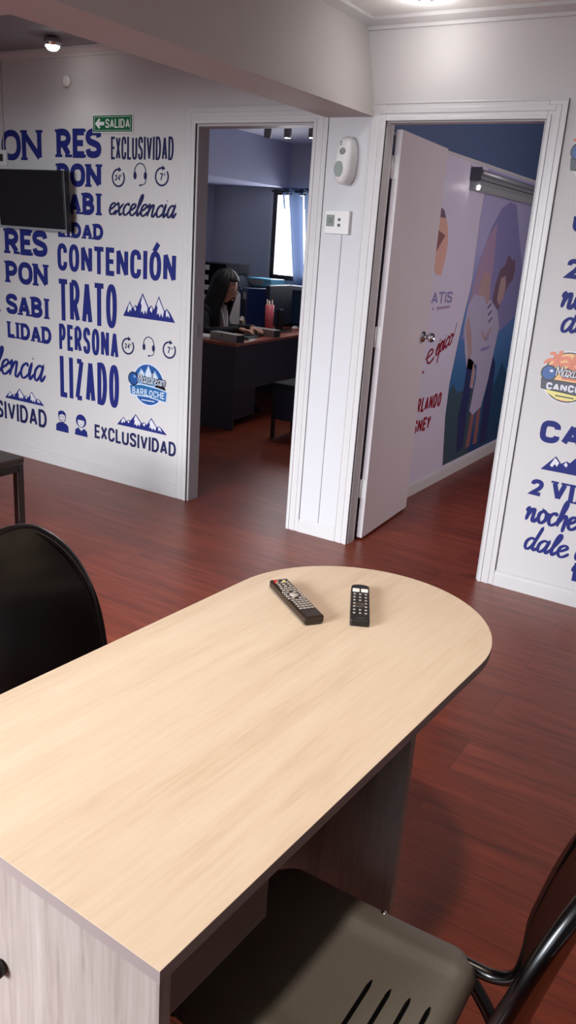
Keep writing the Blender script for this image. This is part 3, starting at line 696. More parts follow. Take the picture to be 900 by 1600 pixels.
for x, lb, on in ((-3.98, 'grey cylinder spotlight, leftmost of three under the office ceiling', 0), (-3.79, 'brightly lit cylinder spotlight, middle of three in the office', 1), (-3.565, 'white cylinder spotlight with lit mouth, right of three in the office', 2)):
    t = empty('spotlight', (x, 2.3, 2.42), lb, 'spotlight', group='cylinder spotlights in the office')
    MB().lathe([(.03, 0), (.03, -.16), (.026, -.16), (.026, -.145)], 20).build('housing', mat('spot_grey', (150, 150, 158), .4), t)
    MB().lathe([(.001, -.162 if on else -.153), (.025, -.158 if on else -.151)], 20).build('bulb', BULB if on else mat('unlit_bulb', (90, 90, 98), .3), t)
    if on: spot('spotlight_light', (x, 2.3, 2.24), 15, (1, .96, .94), 130)

# ------------------------------------------------------------------ table
TW, TL = .5837, 1.186
tb = empty('meeting_table', (-.4329, -3.1027, 0), 'long light maple table with one rounded end and grey ash panels', 'table', rz=-.0504)
out = [(-TW, 0), (0, 0), (0, TL-TW/2)] + [(-TW/2+TW/2*cos(radians(a)), TL-TW/2+TW/2*sin(radians(a))) for a in range(5, 180, 5)] + [(-TW, TL-TW/2)]
b = MB(); b.prism(out, .7405, .7415); b.build('tabletop', MAPLE, tb)
b = MB(); b.prism([(a*1.0, c) for a, c in out], .7225, .7405); b.build('edge_band', mat('edge_band_grey', (146, 134, 132), .5), tb)
box('end_panel', -TW+.003, -.003, .003, .021, 0, .7215, ASH, tb)
for s0 in (-.022, -TW+.004): box('side_rail', s0, s0+.018, .021, .205, .655, .7225, mat('shaded_rail_laminate', (104, 90, 84), .5), tb)  # rail colour darker than the ash panels, with its shade painted in
b = MB(); b.box(-TW/2-.009, -.012, .630, .648, 0, .7225); b.build('cross_panel', ASH, tb)
box('spine_panel', -TW/2-.009, -TW/2+.009, .021, .630, .30, .7225, ASH, tb)
b = MB().lathe([(.004, 0), (.012, .002), (.012, .010), (.008, .012)], 16, Matrix.Translation((-.283, .001, .555)) @ Matrix.Rotation(radians(90), 4, 'X')).build('cable_grommet', BLKP, tb)

# ------------------------------------------------------------------ remote controls
def remote_a():
    A = Vector((-.892, -2.159)); B = Vector((-.724, -2.277)); c = (A+B)/2; d = (B-A).normalized()
    t = empty('remote_control', (c.x, c.y, .7415), 'long dark remote control with grey keys on the maple table', 'remote control', rz=math.atan2(d.y, d.x))
    L, w = .100, .0225
    b = MB()
    sec = [(-w, .006), (-w*.75, 0), (w*.75, 0), (w, .006), (w*.97, .0175), (w*.88, .0205), (-w*.88, .0205), (-w*.97, .0175)]
    b.prism(sec, -L, L, 'x'); b.build('body', REM, t, bevel=.003)
    kb = MB().box(-.0022, .0022, -.0035, .0035, 0, .0022).build('button', KEYG, None, bevel=.0006)
    first = True
    for i in range(15):
        if i in (7, 8): cols = (-2, 2)
        elif i == 6 or i == 9: cols = (-2, -1, 1, 2)
        else: cols = (-1.5, -.5, .5, 1.5) if i > 3 else (-1, 0, 1)
        if i == 0: cols = (-1, 1)
        for cc in cols:
            o = kb if first else kb.copy()
            if not first: COL.objects.link(o)
            first = False; o.parent = t; o.location = (-.088+i*.0105, cc*(.0088 if len(cols) != 3 else .0115),   .0200)
            if i == 0 and cc < 0:
                pass
    b = MB().lathe([(.0105, 0), (.0105, .002), (.008, .0025), (.006, .002), (.005, .003), (.001, .003)], 20, Matrix.Translation((-.0095, 0,   .0200))); b.build('navigation_ring', KEYG, t)
    lab(MB().box(-.093, -.086, -.0155, -.0085, .0200, .0228).build('power_button', RED, t, bevel=.0008), 'red power button')
    lab(MB().box(-.083, -.078, -.0165, -.0095, .0200, .0226).build('record_button', RED, t, bevel=.0008), 'red button')
    lab(MB().box(-.083, -.078, .002, .009, .0200, .0226).build('input_button', YEL, t, bevel=.0008), 'yellow button')
def remote_b():
    A = Vector((-.735, -2.052)); B = Vector((-.648, -2.222)); c = (A+B)/2; d = (B-A).normalized()
    t = empty('remote_control', (c.x, c.y, .7415), 'short black remote control with two white keys on the table', 'remote control', rz=math.atan2(d.y, d.x))
    L, w = .095, .0205
    out = [(L, -w), (L, w), (-L+.012, w)] + [(-L+.012-.012*sin(radians(a)), w*cos(radians(a))) for a in range(15, 180, 15)] + [(-L+.012, -w)]
    b = MB(); b.prism(out, 0, .0165); b.build('body', BLKP, t, bevel=.0035)
    for s_ in (-1, 1):
        for j in (0, 1): lab(MB().box(-.066+j*.0095, -.0585+j*.0095, s_*.0095-.0078, s_*.0095+.0078, .016, .0178).build('shortcut_button', KEYW, t, bevel=.0008), 'white shortcut button')
    b = MB().lathe([(.0115, 0), (.0115, .0016), (.0075, .002), (.0065, .001), (.001, .0015)], 20, Matrix.Translation((.022, 0, .016))); b.build('navigation_ring', KEYD, t)
    kb = MB().lathe([(.0030, 0), (.0030, .0014), (.001, .0018)], 10).build('button', KEYG, t)
    first = True
    for i in range(7):
        for cc in (-1, 0, 1):
            if i in (3, 4) and cc == 0: continue
            o = kb if first else kb.copy()
            if not first: COL.objects.link(o)
            first = False; o.parent = t; o.location = (-.036+i*.0165, cc*.0125, .0162)
    MB().box(.084, .088, -.008, .008, .0162, .0168).build('logo_strip', KEYD, t)
remote_a(); remote_b()

# ------------------------------------------------------------------ chairs
def make_chair(label):
    t = empty('visitor_chair', (0, 0, 0), label, 'chair', group='black visitor chairs at the table')
    # seat: rounded plate with rolled edges and four slots (forward is +x)
    hx, hy, rr = .193, .178, .060
    sl = [-.002, .031, .064, .097]                       # slot centres along x (measured from the rear quarter)
    xs = set(); 
    n = 26
    for k in range(n+1): xs.add(round(-hx+2*hx*k/n, 5))
    xsl = []
    for c in sl:
        a, b_ = -.068+ (c-.002)*-1*0 + c-.06+.06, 0
    slots = [(-.155+i*.031, ) for i in range(4)]
    edges = []
    for (c,) in slots: edges += [c-.003, c+.003]
    xs = sorted([x for x in xs if all(abs(x-e) > .004 for e in edges)] + edges)
    ys = sorted(set([round(-hy+2*hy*k/28, 5) for k in range(29)] + [-.06, .06]))
    bm = bmesh.new(); G = {}
    for i, x in enumerate(xs):
        for j, y in enumerate(ys):
            X, Y = x, y
            if abs(x) > hx-rr and abs(y) > hy-rr:
                a = (abs(x)-(hx-rr))/rr; c = (abs(y)-(hy-rr))/rr
                X = math.copysign(hx-rr+rr*a*sqrt(1-c*c/2), x); Y = math.copysign(hy-rr+rr*c*sqrt(1-a*a/2), y)
            ex = max(0, (abs(x)-(hx-.045))/.045); ey = max(0, (abs(y)-(hy-.045))/.045)
            e_ = min(1, hypot(ex, ey)); z = .452-.012*e_**2-.012*e_**4 + .008*(max(0, -x/hx))**2 - .010*(1-(x/hx)**2)*(1-(y/hy)**2)
            ridge = math.exp(-((abs(y)-(hy-.055))/.016)**2)*.0045; z += ridge
            G[i, j] = bm.verts.new((X, Y, z))
    for i in range(len(xs)-1):
        for j in range(len(ys)-1):
            xm = (xs[i]+xs[i+1])/2; ym = (ys[j]+ys[j+1])/2
            k = next((q for q, (c,) in enumerate(slots) if abs(xm-c) < .003), None)
            fc = bm.faces.new([G[i, j], G[i+1, j], G[i+1, j+1], G[i, j+1]]); fc.smooth = True
    me = bpy.data.meshes.new('seat'); bm.to_mesh(me); bm.free(); st = link('seat', me, t, SEATP)
    so = st.modifiers.new('solid', 'SOLIDIFY'); so.thickness = .008; so.offset = -1
    def zs(x, y): return .452+.008*max(0, -x/hx)**2-.010*(1-(x/hx)**2)*(1-(y/hy)**2)
    for (c,) in slots:
        b = MB(); ya, yb, hw_ = -.031, .105, .0034; n_ = 12; L1, L2 = [], []
        for q in range(n_+1):
            y = ya+(yb-ya)*q/n_; e = min(y-ya, yb-y); w_ = hw_*min(1, .35+e/.006*.65)
            L1.append(b.bm.verts.new((c-w_, y, zs(c-w_, y)+.0007))); L2.append(b.bm.verts.new((c+w_, y, zs(c+w_, y)+.0007)))
        for q in range(n_): b.face([L1[q], L1[q+1], L2[q+1], L2[q]])
        b.build('slot', mat('slot_black', (4, 4, 4), .9, spec=.1), t)
    # screws on the seat sides
    for s_ in (-1, 1):
        MB().lathe([(.0055, 0), (.0055, .0015), (.003, .003), (.0005, .0032)], 14, Matrix.Translation((-.02, s_*.160, .4435))).build('screw', CHROME, t)
    # back shell
    bm = bmesh.new(); nu, nv = 20, 24; G = {}
    BT = [(.485, -.245), (.57, -.250), (.66, -.268), (.77, -.293), (.83, -.316), (.905, -.352)]
    def bx(z):
        for (a, p), (c, q) in zip(BT, BT[1:]):
            if z <= c: return p+(q-p)*(z-a)/(c-a)
        return BT[-1][1]
    def hwz(z): v = (z-.485)/.42; return .168*max(0, 1-max(0, (v-.38)/.62)**2.5)**.5*(.92+.08*min(1, max(0, v)/.2))
    for j in range(nv+1):
        v = 1-(1-j/nv)**1.5; z = .485+.42*v; hw = max(hwz(z), .012)
        for i in range(nu+1):
            q = -1+2*i/nu; y = q*hw
            x = bx(z)+.004-.045*(1-min(1, (y/.168)**2))*(1-max(0, (v-.6)/.4)**2)
            G[i, j] = bm.verts.new((x, y, z-.010*q*q*(1-v)))
    for i in range(nu):
        for j in range(nv):
            fc = bm.faces.new([G[i, j], G[i+1, j], G[i+1, j+1], G[i, j+1]]); fc.smooth = True
    me = bpy.data.meshes.new('backrest'); bm.to_mesh(me); bm.free(); st = link('backrest', me, t, BRZ)
    so = st.modifiers.new('solid', 'SOLIDIFY'); so.thickness = .010; so.offset = 0
    bv = st.modifiers.new('bevel', 'BEVEL'); bv.width = .003; bv.segments = 2; bv.limit_method = 'ANGLE'; bv.angle_limit = radians(50)
    # side frames: front leg, rail under the seat, upright behind the shell
    side = [(.235, .17, .0), (.215, .165, .22), (.190, .158, .385), (.165, .158, .418), (.12, .158, .428), (0, .158, .430), (-.17, .158, .430), (-.215, .158, .434), (-.243, .157, .455), (-.252, .156, .49)]
    side += [(bx(z)-.008, hwz(z)-.010, z) for z in (.57, .66, .74, .79, .83, .86, .88, .893)]
    full = side + [(bx(.90)-.006, 0, .899)] + [(x, -y, z) for x, y, z in side[::-1]]
    MB().tube(full, .0110, 12, sub=4).build('tube_frame', BLKT, t)
    for s_ in (-1, 1):
        y = s_*.158
        MB().tube([(-.165, y*.97, .425), (-.225, y*.97, .350), (-.28, y*1.0, .23), (-.335, y*1.05, .0)], .0115, 12, sub=4).build('rear_leg', BLKT, t)
        for (fx, fy) in ((.235, y*1.076), (-.335, y*1.05)):
            MB().lathe([(.014, 0), (.016, .01), (.014, .03)], 12, Matrix.Translation((fx, fy, 0))).build('foot_cap', BLKP, t)
    MB().tube([(.17, -.158, .405), (.17, .158, .405)], .009, 10).build('crossbar', BLKT, t)
    MB().tube([(-.16, -.156, .418), (-.16, .156, .418)], .009, 10).build('crossbar', BLKT, t)
    return t
ch = make_chair('black slotted visitor chair pushed under the table right side')
ch.location = (-.398, -2.753, 0); ch.rotation_euler = (0, 0, pi)
c2 = copy_tree(ch); c2['label'] = 'black visitor chair on the left side of the table, back showing'
c2.location = (-.915, -2.610, 0); c2.rotation_euler = (0, 0, radians(-3))

# low side table at left
t = empty('side_table', (-2.74, -1.30, 0), 'dark side table with square steel legs at the left edge', 'table', rz=0)
b = MB(); b.box(-.55, .0, -.35, .0, .505, .53).build('tabletop', mat('brown_black_top', (58, 48, 44), .3), t, bevel=.004)
b = MB()
b.box(-.545, -.005, -.025, -.003, .465, .505).box(-.545, -.005, -.347, -.325, .465, .505).box(-.547, -.525, -.325, -.025, .465, .505).box(-.025, -.003, -.325, -.025, .465, .505)
b.build('frame', BLKT, t, bevel=.003)
for x in (-.545, -.037):
    for y in (-.035, -.347):
        MB().box(x, x+.034, y, y+.034, 0, .505).build('leg', BLKT, t, bevel=.004)

# ------------------------------------------------------------------ meeting room: mural and wall lamp
MU = [mat('mural_lavender', (168, 160, 196), .45), mat('mural_blue', (60, 104, 160), .45), mat('mural_violet', (134, 130, 178), .45), mat('mural_mauve', (166, 142, 172), .45),
      mat('mural_skin', (176, 148, 150), .45), mat('mural_hair', (116, 94, 112), .45), mat('mural_cloth', (176, 172, 200), .45), mat('mural_navy', (48, 54, 98), .45),
      mat('mural_orange', (214, 168, 156), .45), mat('mural_teal', (42, 76, 110), .45), mat('mural_grove', (60, 82, 96), .45), mat('mural_red', (140, 22, 48), .45), mat('mural_brown', (140, 96, 98), .45)]
# printed gradient from lavender to blue, part of the picture itself
g = bpy.data.materials.new('mural_print'); g.use_nodes = True; nt = g.node_tree; bs = nt.nodes['Principled BSDF']; bs.inputs['Roughness'].default_value = .45
tc = nt.nodes.new('ShaderNodeTexCoord'); sp = nt.nodes.new('ShaderNodeSeparateXYZ'); nt.links.new(tc.outputs['Object'], sp.inputs[0])
mr = nt.nodes.new('ShaderNodeMapRange'); mr.inputs[1].default_value = .1; mr.inputs[2].default_value = 1.8; nt.links.new(sp.outputs['Z'], mr.inputs[0])
cr = nt.nodes.new('ShaderNodeValToRGB'); el = cr.color_ramp.elements; el.new(.45); el.new(.62)
for e_, (p_, c_) in zip(el, ((0, (40, 66, 110)), (.35, (62, 108, 156)), (.6, (96, 130, 190)), (.85, (168, 166, 206)))): e_.position = p_; e_.color = (*[(x/255)**2.2 for x in c_], 1)
nt.links.new(mr.outputs[0], cr.inputs[0]); nt.links.new(cr.outputs[0], bs.inputs['Base Color']); MU.append(g)
def mural(F):
    F.poly([(1.62, .09), (1.55, .45), (1.55, .67), (1.64, 1.05), (1.72, 1.3), (1.72, 1.7), (1.75, 2.01), (5.0, 2.01), (5.0, .09)], .0006, 13)      # picture field
    F.poly([(1.62, .09), (1.55, .45), (1.56, .62), (1.62, .66), (1.72, .58), (1.9, .60), (2.1, .56), (2.1, .09)], .0009, 10)  # trees at the foot
    F.poly([(2.3, .09), (2.3, .5), (2.42, .62), (2.5, .55), (2.62, .72), (2.8, .6), (3.2, .7), (5, .6), (5, .09)], .0009, 9)
    # tall rounded violet shape
    F.poly([(1.66, .95), (1.78, 1.4), (1.95, 1.66), (2.12, 1.80), (2.28, 1.85), (2.42, 1.84), (2.52, 1.72), (2.66, 1.55), (2.85, 1.33), (2.9, 1.1), (2.4, .95)], .0010, 2)
    F.poly([(1.70, 1.15), (1.80, 1.42), (1.93, 1.62), (2.06, 1.7), (2.1, 1.45), (2.1, 1.1), (1.9, .95)], .0012, 3)
    # left figure, pale clothes
    F.poly([(1.88, 1.30), (1.95, 1.40), (2.06, 1.36), (2.12, 1.22), (2.1, 1.1), (1.95, 1.05), (1.86, 1.15)], .0014, 4)
    F.poly([(1.70, 1.16), (1.80, 1.24), (2.0, 1.22), (2.14, 1.10), (2.12, .82), (1.98, .72), (1.84, .74), (1.76, .86), (1.68, 1.02)], .0016, 6)
    F.poly([(1.74, 1.1), (1.84, .98), (1.90, .84), (1.86, .80), (1.76, .95), (1.70, 1.04)], .0019, 4)
    F.poly([(1.84, .82), (1.96, .78), (2.02, .74), (1.96, .45), (1.98, .16), (1.86, .14), (1.80, .4), (1.84, .6)], .0016, 7)
    # right figure: dark bun, pale dress
    F.poly([(2.20, 1.30), (2.26, 1.40), (2.36, 1.43), (2.40, 1.50), (2.46, 1.49), (2.50, 1.46), (2.56, 1.48), (2.60, 1.42), (2.58, 1.33), (2.50, 1.30), (2.44, 1.24), (2.34, 1.12), (2.24, 1.10), (2.18, 1.18)], .0018, 5)
    F.poly([(2.30, 1.34), (2.40, 1.36), (2.44, 1.28), (2.42, 1.20), (2.34, 1.15), (2.28, 1.20)], .0021, 4)
    F.poly([(2.02, 1.14), (2.14, 1.20), (2.32, 1.12), (2.42, 1.0), (2.38, .82), (2.34, .62), (2.26, .42), (2.10, .38), (2.02, .42), (2.06, .66), (2.02, .86), (1.98, .98)], .0020, 6)
    for a in (0, .05, .1): F.ribbon([(2.10+a*.6, 1.14-a), (2.17+a*.6, 1.17-a)], .012, d=.0024, mi=7)
    F.ribbon([(2.04, .98), (2.14, .92), (2.24, 1.0)], .03, d=.0023, mi=4)
    F.text('M', 2.14, 2.21, .90, .95, .010, mi=2, d=.0025)
    F.ribbon([(2.08, .85), (2.26, .86)], .022, d=.0025, mi=2)
    F.poly([(2.36, .80), (2.46, .72), (2.48, .5), (2.5, .12), (2.34, .12), (2.32, .45)], .0016, 7)
    F.poly([(2.06, .42), (2.14, .38), (2.12, .14), (2.04, .14)], .0017, 12); F.poly([(2.18, .38), (2.26, .42), (2.28, .14), (2.20, .14)], .0017, 12)
    F.poly([(1.96, .78), (2.03, .70), (2.02, .58), (1.95, .60)], .0019, 4)
    # round orange and brown shape beside the door
    F.poly([(1.0, 1.74), (1.10, 1.72), (1.18, 1.64), (1.215, 1.54), (1.20, 1.44), (1.17, 1.36), (1.10, 1.36), (1.0, 1.44)], .0012, 8)
    F.poly([(1.0, 1.62), (1.16, 1.585), (1.06, 1.50), (1.0, 1.44)], .0015, 12)
    F.poly([(1.02, 1.74), (1.10, 1.72), (1.14, 1.68), (1.04, 1.68)], .0015, 5)
    F.text('LATIS', .98, 1.40, 1.195, 1.262, .014, mi=2, d=.001, gap=1.2)
    F.ribbon([(1.17, 1.165), (1.38, 1.170)], .016, d=.001, mi=3); F.ribbon([(1.10, 1.165), (1.12, 1.165)], .016, d=.001, mi=3)
    F.script('e', 1.085, 1.20, .835, .085, .014, slant=.2, mi=11, brush=.2, d=.001)
    F.script('épico!', 1.23, 1.52, .870, .068, .014, slant=.25, mi=11, brush=.2, rise=.25, d=.001)
    F.poly([(1.06, .795), (1.08, .795), (1.08, .78), (1.06, .78)], .001, 11)
    F.text('ORLANDO', .965, 1.425, .535, .625, .019, shear=.15, mi=11, d=.001, gap=.7)
    F.text('DISNEY', .90, 1.285, .405, .49, .019, shear=.15, mi=11, d=.001, gap=.7)
F_ = Flat(FM); mural(F_); o = F_.build('printed_mural', MU)
tag(o, 'large printed mural of a hugging couple on lavender and blue', 'mural')
t = empty('wall_lamp', (XM, 1.46, 1.93), 'long silver strip lamp high on the mural wall', 'wall lamp')
box('mounting_plate', 0, .03, -.0, 1.6, -.0, .055, STEELB, t, .004); 
MB().tube([(.05, .03, .035), (.05, 1.58, .035)], .016, 14).build('upper_tube', STEELB, t)
MB().prism([(0, -.07), (.06, -.075), (.078, -.045), (.06, -.012), (0, -.0)], .0, 1.6, 'y').build('lower_housing', mat('grey_diffuser', (150, 156, 158), .35), t, bevel=.003)
box('end_cap', 0, .07, -.012, .0, -.02, .06, mat('dark_grey_metal', (84, 86, 96), .4), t, .003)
lab(box('bright_spot', .05, .066, -.004, -.0, -.066, -.046, BULB, t), 'small bright spot')  # small glowing block at the near end of the housing

# ------------------------------------------------------------------ office furniture
Rz = radians(5)
dk = empty('office_desk', (-3.755, 1.68, 0), 'dark office desk with cherry top behind the left doorway', 'desk', rz=Rz)
DD, DLn = .50, 1.64
box('desktop', -DD, 0, 0, DLn, .675, .70, DESKTOP, dk, .003)
box('end_panel', -DD+.01, -.01, .012, .032, 0, .675, DARKLAM, dk)
box('end_panel', -DD+.01, -.01, DLn-.04, DLn-.02, 0, .675, DARKLAM, dk)
box('modesty_panel', -.06, -.042, .032, DLn-.04, .30, .675, DARKLAM, dk)
box('drawer_pedestal', -.40, -.09, .04, .52, .05, .655, DARKLAM, dk, .003)
for k in range(3): box('drawer_front', -.418, -.401, .05, .51, .07+.195*k, .255+.195*k, DARKLAM, dk, .002)
def ondesk(s_, t_): return Vector((-3.755+s_*cos(Rz)-t_*sin(Rz), 1.68+s_*sin(Rz)+t_*cos(Rz), .70))
BEIGE = mat('beige_card', (158, 154, 148), .5)
def tray(loc, rz, L, label):
    t = empty('card_box', loc, label, 'box', rz=rz, group='low grey boxes on the desk')
    box('tray', -L, 0, 0, .09, 0, .062, BEIGE, t, .002)
    box('end_face', 0, .003, .004, .086, .004, .058, SOCK, t)
    box('seam', -L*.56, -L*.54, -.0015, 0, .03, .062, SOCK, t)
    return t
tray((-3.772, 1.705, .70), radians(-9), .30, 'low grey box at the near left corner of the office desk')
tray((-3.83, 2.33, .70), radians(-6), .27, 'low grey box further along the office desk edge')
def simple(name, label, cat, *a, m, rz=0, loc=(0, 0, 0), bevel=.002, group=None):
    o = MB().box(*a).build(name, m, None, bevel); o.location = loc; o.rotation_euler = (0, 0, rz); return tag(o, label, cat, group)
simple('paper_sheet', 'white sheet of paper on the desk between the grey boxes', 'paper', -.10, .1, -.07, .07, 0, .002, m=WHITE, rz=.3, loc=ondesk(-.14, .33), bevel=0)
simple('paper_stack', 'stack of white papers at the desk left edge by the jamb', 'paper', -.08, .08, -.10, .10, 0, .02, m=WHITE, rz=.2, loc=ondesk(-.38, .14))
# keyboard
k = empty('keyboard', ondesk(-.155, .46), 'black computer keyboard under the seated woman’s hands'.replace('’', "'"), 'keyboard', rz=radians(-75))
box('base', -.19, .19, -.07, .07, 0, .016, BLKP, k, .004)
b = MB()
for i in range(14):
    for j in range(5): b.box(-.18+i*.026, -.158+i*.026, -.062+j*.025, -.041+j*.025, .016, .021)
b.build('key_rows', mat('dark_key', (34, 34, 40), .5), k)
# monitor seen from behind
mo = empty('computer_monitor', (-4.09, 2.80, .70), 'black computer monitor seen from behind on the desk', 'monitor', rz=radians(3))
box('casing', -.03, .015, -.21, .21, .06, .41, mat('monitor_back', (34, 38, 56), .45), mo, .008)
box('screen', -.034, -.03, -.20, .20, .075, .40, SCREEN, mo)
box('stand', -.005, .03, -.04, .04, .005, .2, BLKP, mo, .004); box('base', -.09, .09, -.11, .11, 0, .012, BLKP, mo, .005)
MB().lathe([(.024, 0), (.024, .003)], 20, Matrix.Translation((.015, 0, .27)) @ Matrix.Rotation(radians(90), 4, 'Y')).build('logo_disc', SOCK, mo)
# mouse
m_ = MB(); m_.lathe([(.001, .028), (.018, .026), (.028, .016), (.031, .004), (.03, 0)], 20); o = m_.build('computer_mouse', WHITE); o.scale = (.9, 1.6, .9); o.location = ondesk(-.26, 1.55)
tag(o, 'white computer mouse at the far end of the office desk', 'mouse')
# pen cup
pc = empty('pencil_cup', ondesk(-.20, .90), 'tall pink cup holding pens beside the monitor', 'cup')
MB().lathe([(.030, 0), (.038, .14), (.038, .25), (.035, .25), (.031, .1), (.027, .006)], 20).build('cup', mat('pink_plastic', (206, 96, 104), .5), pc)
for i in range(5): MB().tube([(.012*cos(i*1.3), .012*sin(i*1.3), .02), (.026*cos(i*1.3), .026*sin(i*1.3), .285+.01*(i % 2))], .004, 8).build('pen', [WHITE, CORAL, PEACH, WHITE, WHITE][i], pc)
# telephone
ph = empty('desk_telephone', ondesk(-.40, .86), 'beige desk telephone with handset behind the keyboard', 'telephone', rz=.5)
b = MB(); b.prism([(-.09, 0), (.09, 0), (.09, .03), (-.09, .07)], -.08, .08, 'x'); b.build('base', mat('beige_plastic', (170, 158, 146), .4), ph, .006)
MB().tube([(-.04, -.09, .11), (-.045, -.07, .09), (-.045, 0, .115), (-.045, .07, .09), (-.04, .09, .06)], .018, 12, sub=4).build('handset', MATS['beige_plastic'], ph)
# binders and boxes at the back
DB = mat('dark_blue_board', (24, 36, 78), .45); LB = mat('light_blue_card', (96, 170, 205), .4)
cb = empty('low_cabinet', (-5.17, 3.30, 0), 'low dark cabinet behind the seated woman', 'cabinet')
box('body', -.50, .31, -.28, .28, 0, .86, mat('cabinet_dark', (38, 42, 62), .5), cb, .004)
for x in (-.48, -.08): box('door', x, x+.37, -.295, -.281, .03, .83, MATS['cabinet_dark'], cb, .003)
for i, (z, dx) in enumerate(((.86, 0), (.955, .012), (1.05, -.01), (1.145, .0))):
    t = empty('box_file', (-5.10+dx, 3.27, z), ['black box file at the bottom of the stack behind the woman', 'black box file second from the bottom of the stack', 'black box file with white label, second from the top', 'black box file with white label, topmost of the stack'][i], 'box file', group='stacked black box files')
    box('case', -.25, .20, -.2, .2, 0, .093, mat('file_black', (20, 22, 34), .9, spec=.1), t, .004)
    lab(box('label', -.17, .0, -.203, -.2, .025, .073, WHITE, t), 'white label')
simple('document_folder', 'pale folder leaning over the stacked box files', 'folder', -.16, .16, -.12, .12, 0, .012, m=mat('slate_card', (40, 43, 56), .95, spec=.1), loc=(-4.75, 3.20, 1.03)).rotation_euler = (0, radians(38), 0)
wt = empty('window_counter', (-4.05, 3.62, 0), 'dark counter below the office window', 'counter')
box('counter_top', -.78, .9, -.25, .24, .70, .73, MATS['cabinet_dark'], wt, .003); box('counter_front', -.76, .88, -.22, -.2, 0, .70, MATS['cabinet_dark'], wt)
t = empty('ring_binder', (-4.36, 3.05, .70), 'upright dark blue binder with grey label left of the monitor', 'binder', rz=radians(-30)); t.location = (-4.35, 2.84, .70)
box('cover', -.055, .055, -.14, .14, 0, .36, DB, t, .004); lab(box('label', -.03, .03, -.143, -.14, .26, .32, BEIGE, t), 'grey label')
t = empty('ring_binder', (-4.47, 2.94, .70), 'upright dark blue binder behind the woman’s face'.replace('’', "'"), 'binder', rz=radians(-30))
box('cover', -.055, .055, -.14, .14, 0, .34, DB, t, .004)
for i in range(3):
    simple('white_folder', ['white upright folder nearest the woman', 'white upright folder, middle one beside the binders', 'white upright folder against the blue binder'][i], 'folder', -.008, .008, -.06, .06, 0, .33-.012*i, m=mat('folder_white', (190, 188, 190), .5), loc=(-4.55+.026*i, 2.70-.018*i, .70), rz=radians(-35), group='white upright folders')
# light blue box on top of binder and monitor level shelf
sh = empty('desk_shelf', (-4.22, 3.45, .73), 'dark shelf unit below the window behind the monitor', 'shelf')
box('case', -.60, .62, -.12, .14, 0, .30, mat('shelf_teal_dark', (26, 44, 66), .5), sh, .003); box('shelf_top', -.61, .63, -.13, .15, .30, .318, mat('shelf_teal_dark', (26, 44, 66), .5), sh, .002)
t = empty('paper_box', (-4.64, 3.44, 1.048), 'light blue flat box lying on the shelf under the window', 'box', rz=radians(-8))
box('carton', -.20, .12, -.1, .1, 0, .075, LB, t, .003); lab(box('label', -.17, .02, -.103, -.1, .015, .06, BEIGE, t), 'pale label')
simple('document_pile', 'pile of pale documents at the shelf right end', 'papers', -.14, .14, -.1, .1, 0, .035, m=mat('grey_card', (130, 135, 150), .5), loc=(-4.25, 3.44, 1.048), rz=.1)
# small dark stool beside the desk
st = empty('low_stool', (-3.30, 1.90, 0), 'small dark stool beside the office desk', 'stool')
box('seat', -.135, .17, -.16, .18, .40, .44, mat('stool_vinyl', (16, 18, 32), .85), st, .012)
box('apron', -.12, .155, -.15, .165, .15, .40, mat('stool_dark', (20, 24, 46), .6), st, .004)
for x in (-.13, .14):
    for y in (-.155, .15): box('leg', x, x+.028, y, y+.028, 0, .40, BLKT, st, .003)
# curtain with eyelets on a rod
cu = empty('window_curtain', (-4.30, YB-.06, 0), 'blue eyelet curtain half drawn over the office window', 'curtain')
def drape(x0, x1, z0, z1, xb0, xb1):
    bm = bmesh.new(); n = 90; G = {}
    zs = [z1, z1-.03, z1-.07, z1-.2, z1-.45, z1-.7, z0]
    for i in range(n+1):
        t_ = i/n
        for j, z in enumerate(zs):
            q = (z1-z)/(z1-z0); x = (x0+(x1-x0)*t_)*(1-q)+(xb0+(xb1-xb0)*t_)*q
            G[i, j] = bm.verts.new((x, .035*sin(t_*2*pi*5.5)*(1-.2*q)+.006*sin(t_*40+q*3), z))
    for i in range(n):
        for j in range(len(zs)-1):
            if (j == 1 and (i % 8) in (3, 4)) or (3 <= j and (i % 22) in (0, 1, 2, 3, 4, 5)) or (j == 2 and (i % 22) in (1, 2, 3, 4)): continue
            fc = bm.faces.new([G[i, j], G[i+1, j], G[i+1, j+1], G[i, j+1]]); fc.smooth = True
    me = bpy.data.meshes.new('cloth'); bm.to_mesh(me); bm.free(); return link('cloth', me, cu, CURT)
nt = CURT.node_tree; tr = nt.nodes.new('ShaderNodeBsdfTranslucent'); tr.inputs[0].default_value = (.24, .32, .52, 1)
ms = nt.nodes.new('ShaderNodeMixShader'); ms.inputs[0].default_value = .08
nt.links.new(nt.nodes['Principled BSDF'].outputs[0], ms.inputs[1]); nt.links.new(tr.outputs[0], ms.inputs[2]); nt.links.new(ms.outputs[0], nt.nodes['Material Output'].inputs[0])
drape(-.50, .42, .98, 2.0, -.34, .36)
MB().tube([(-.62, 0, 1.965), (.5, 0, 1.965)], .010, 10).build('curtain_rod', DKFRAME, cu)

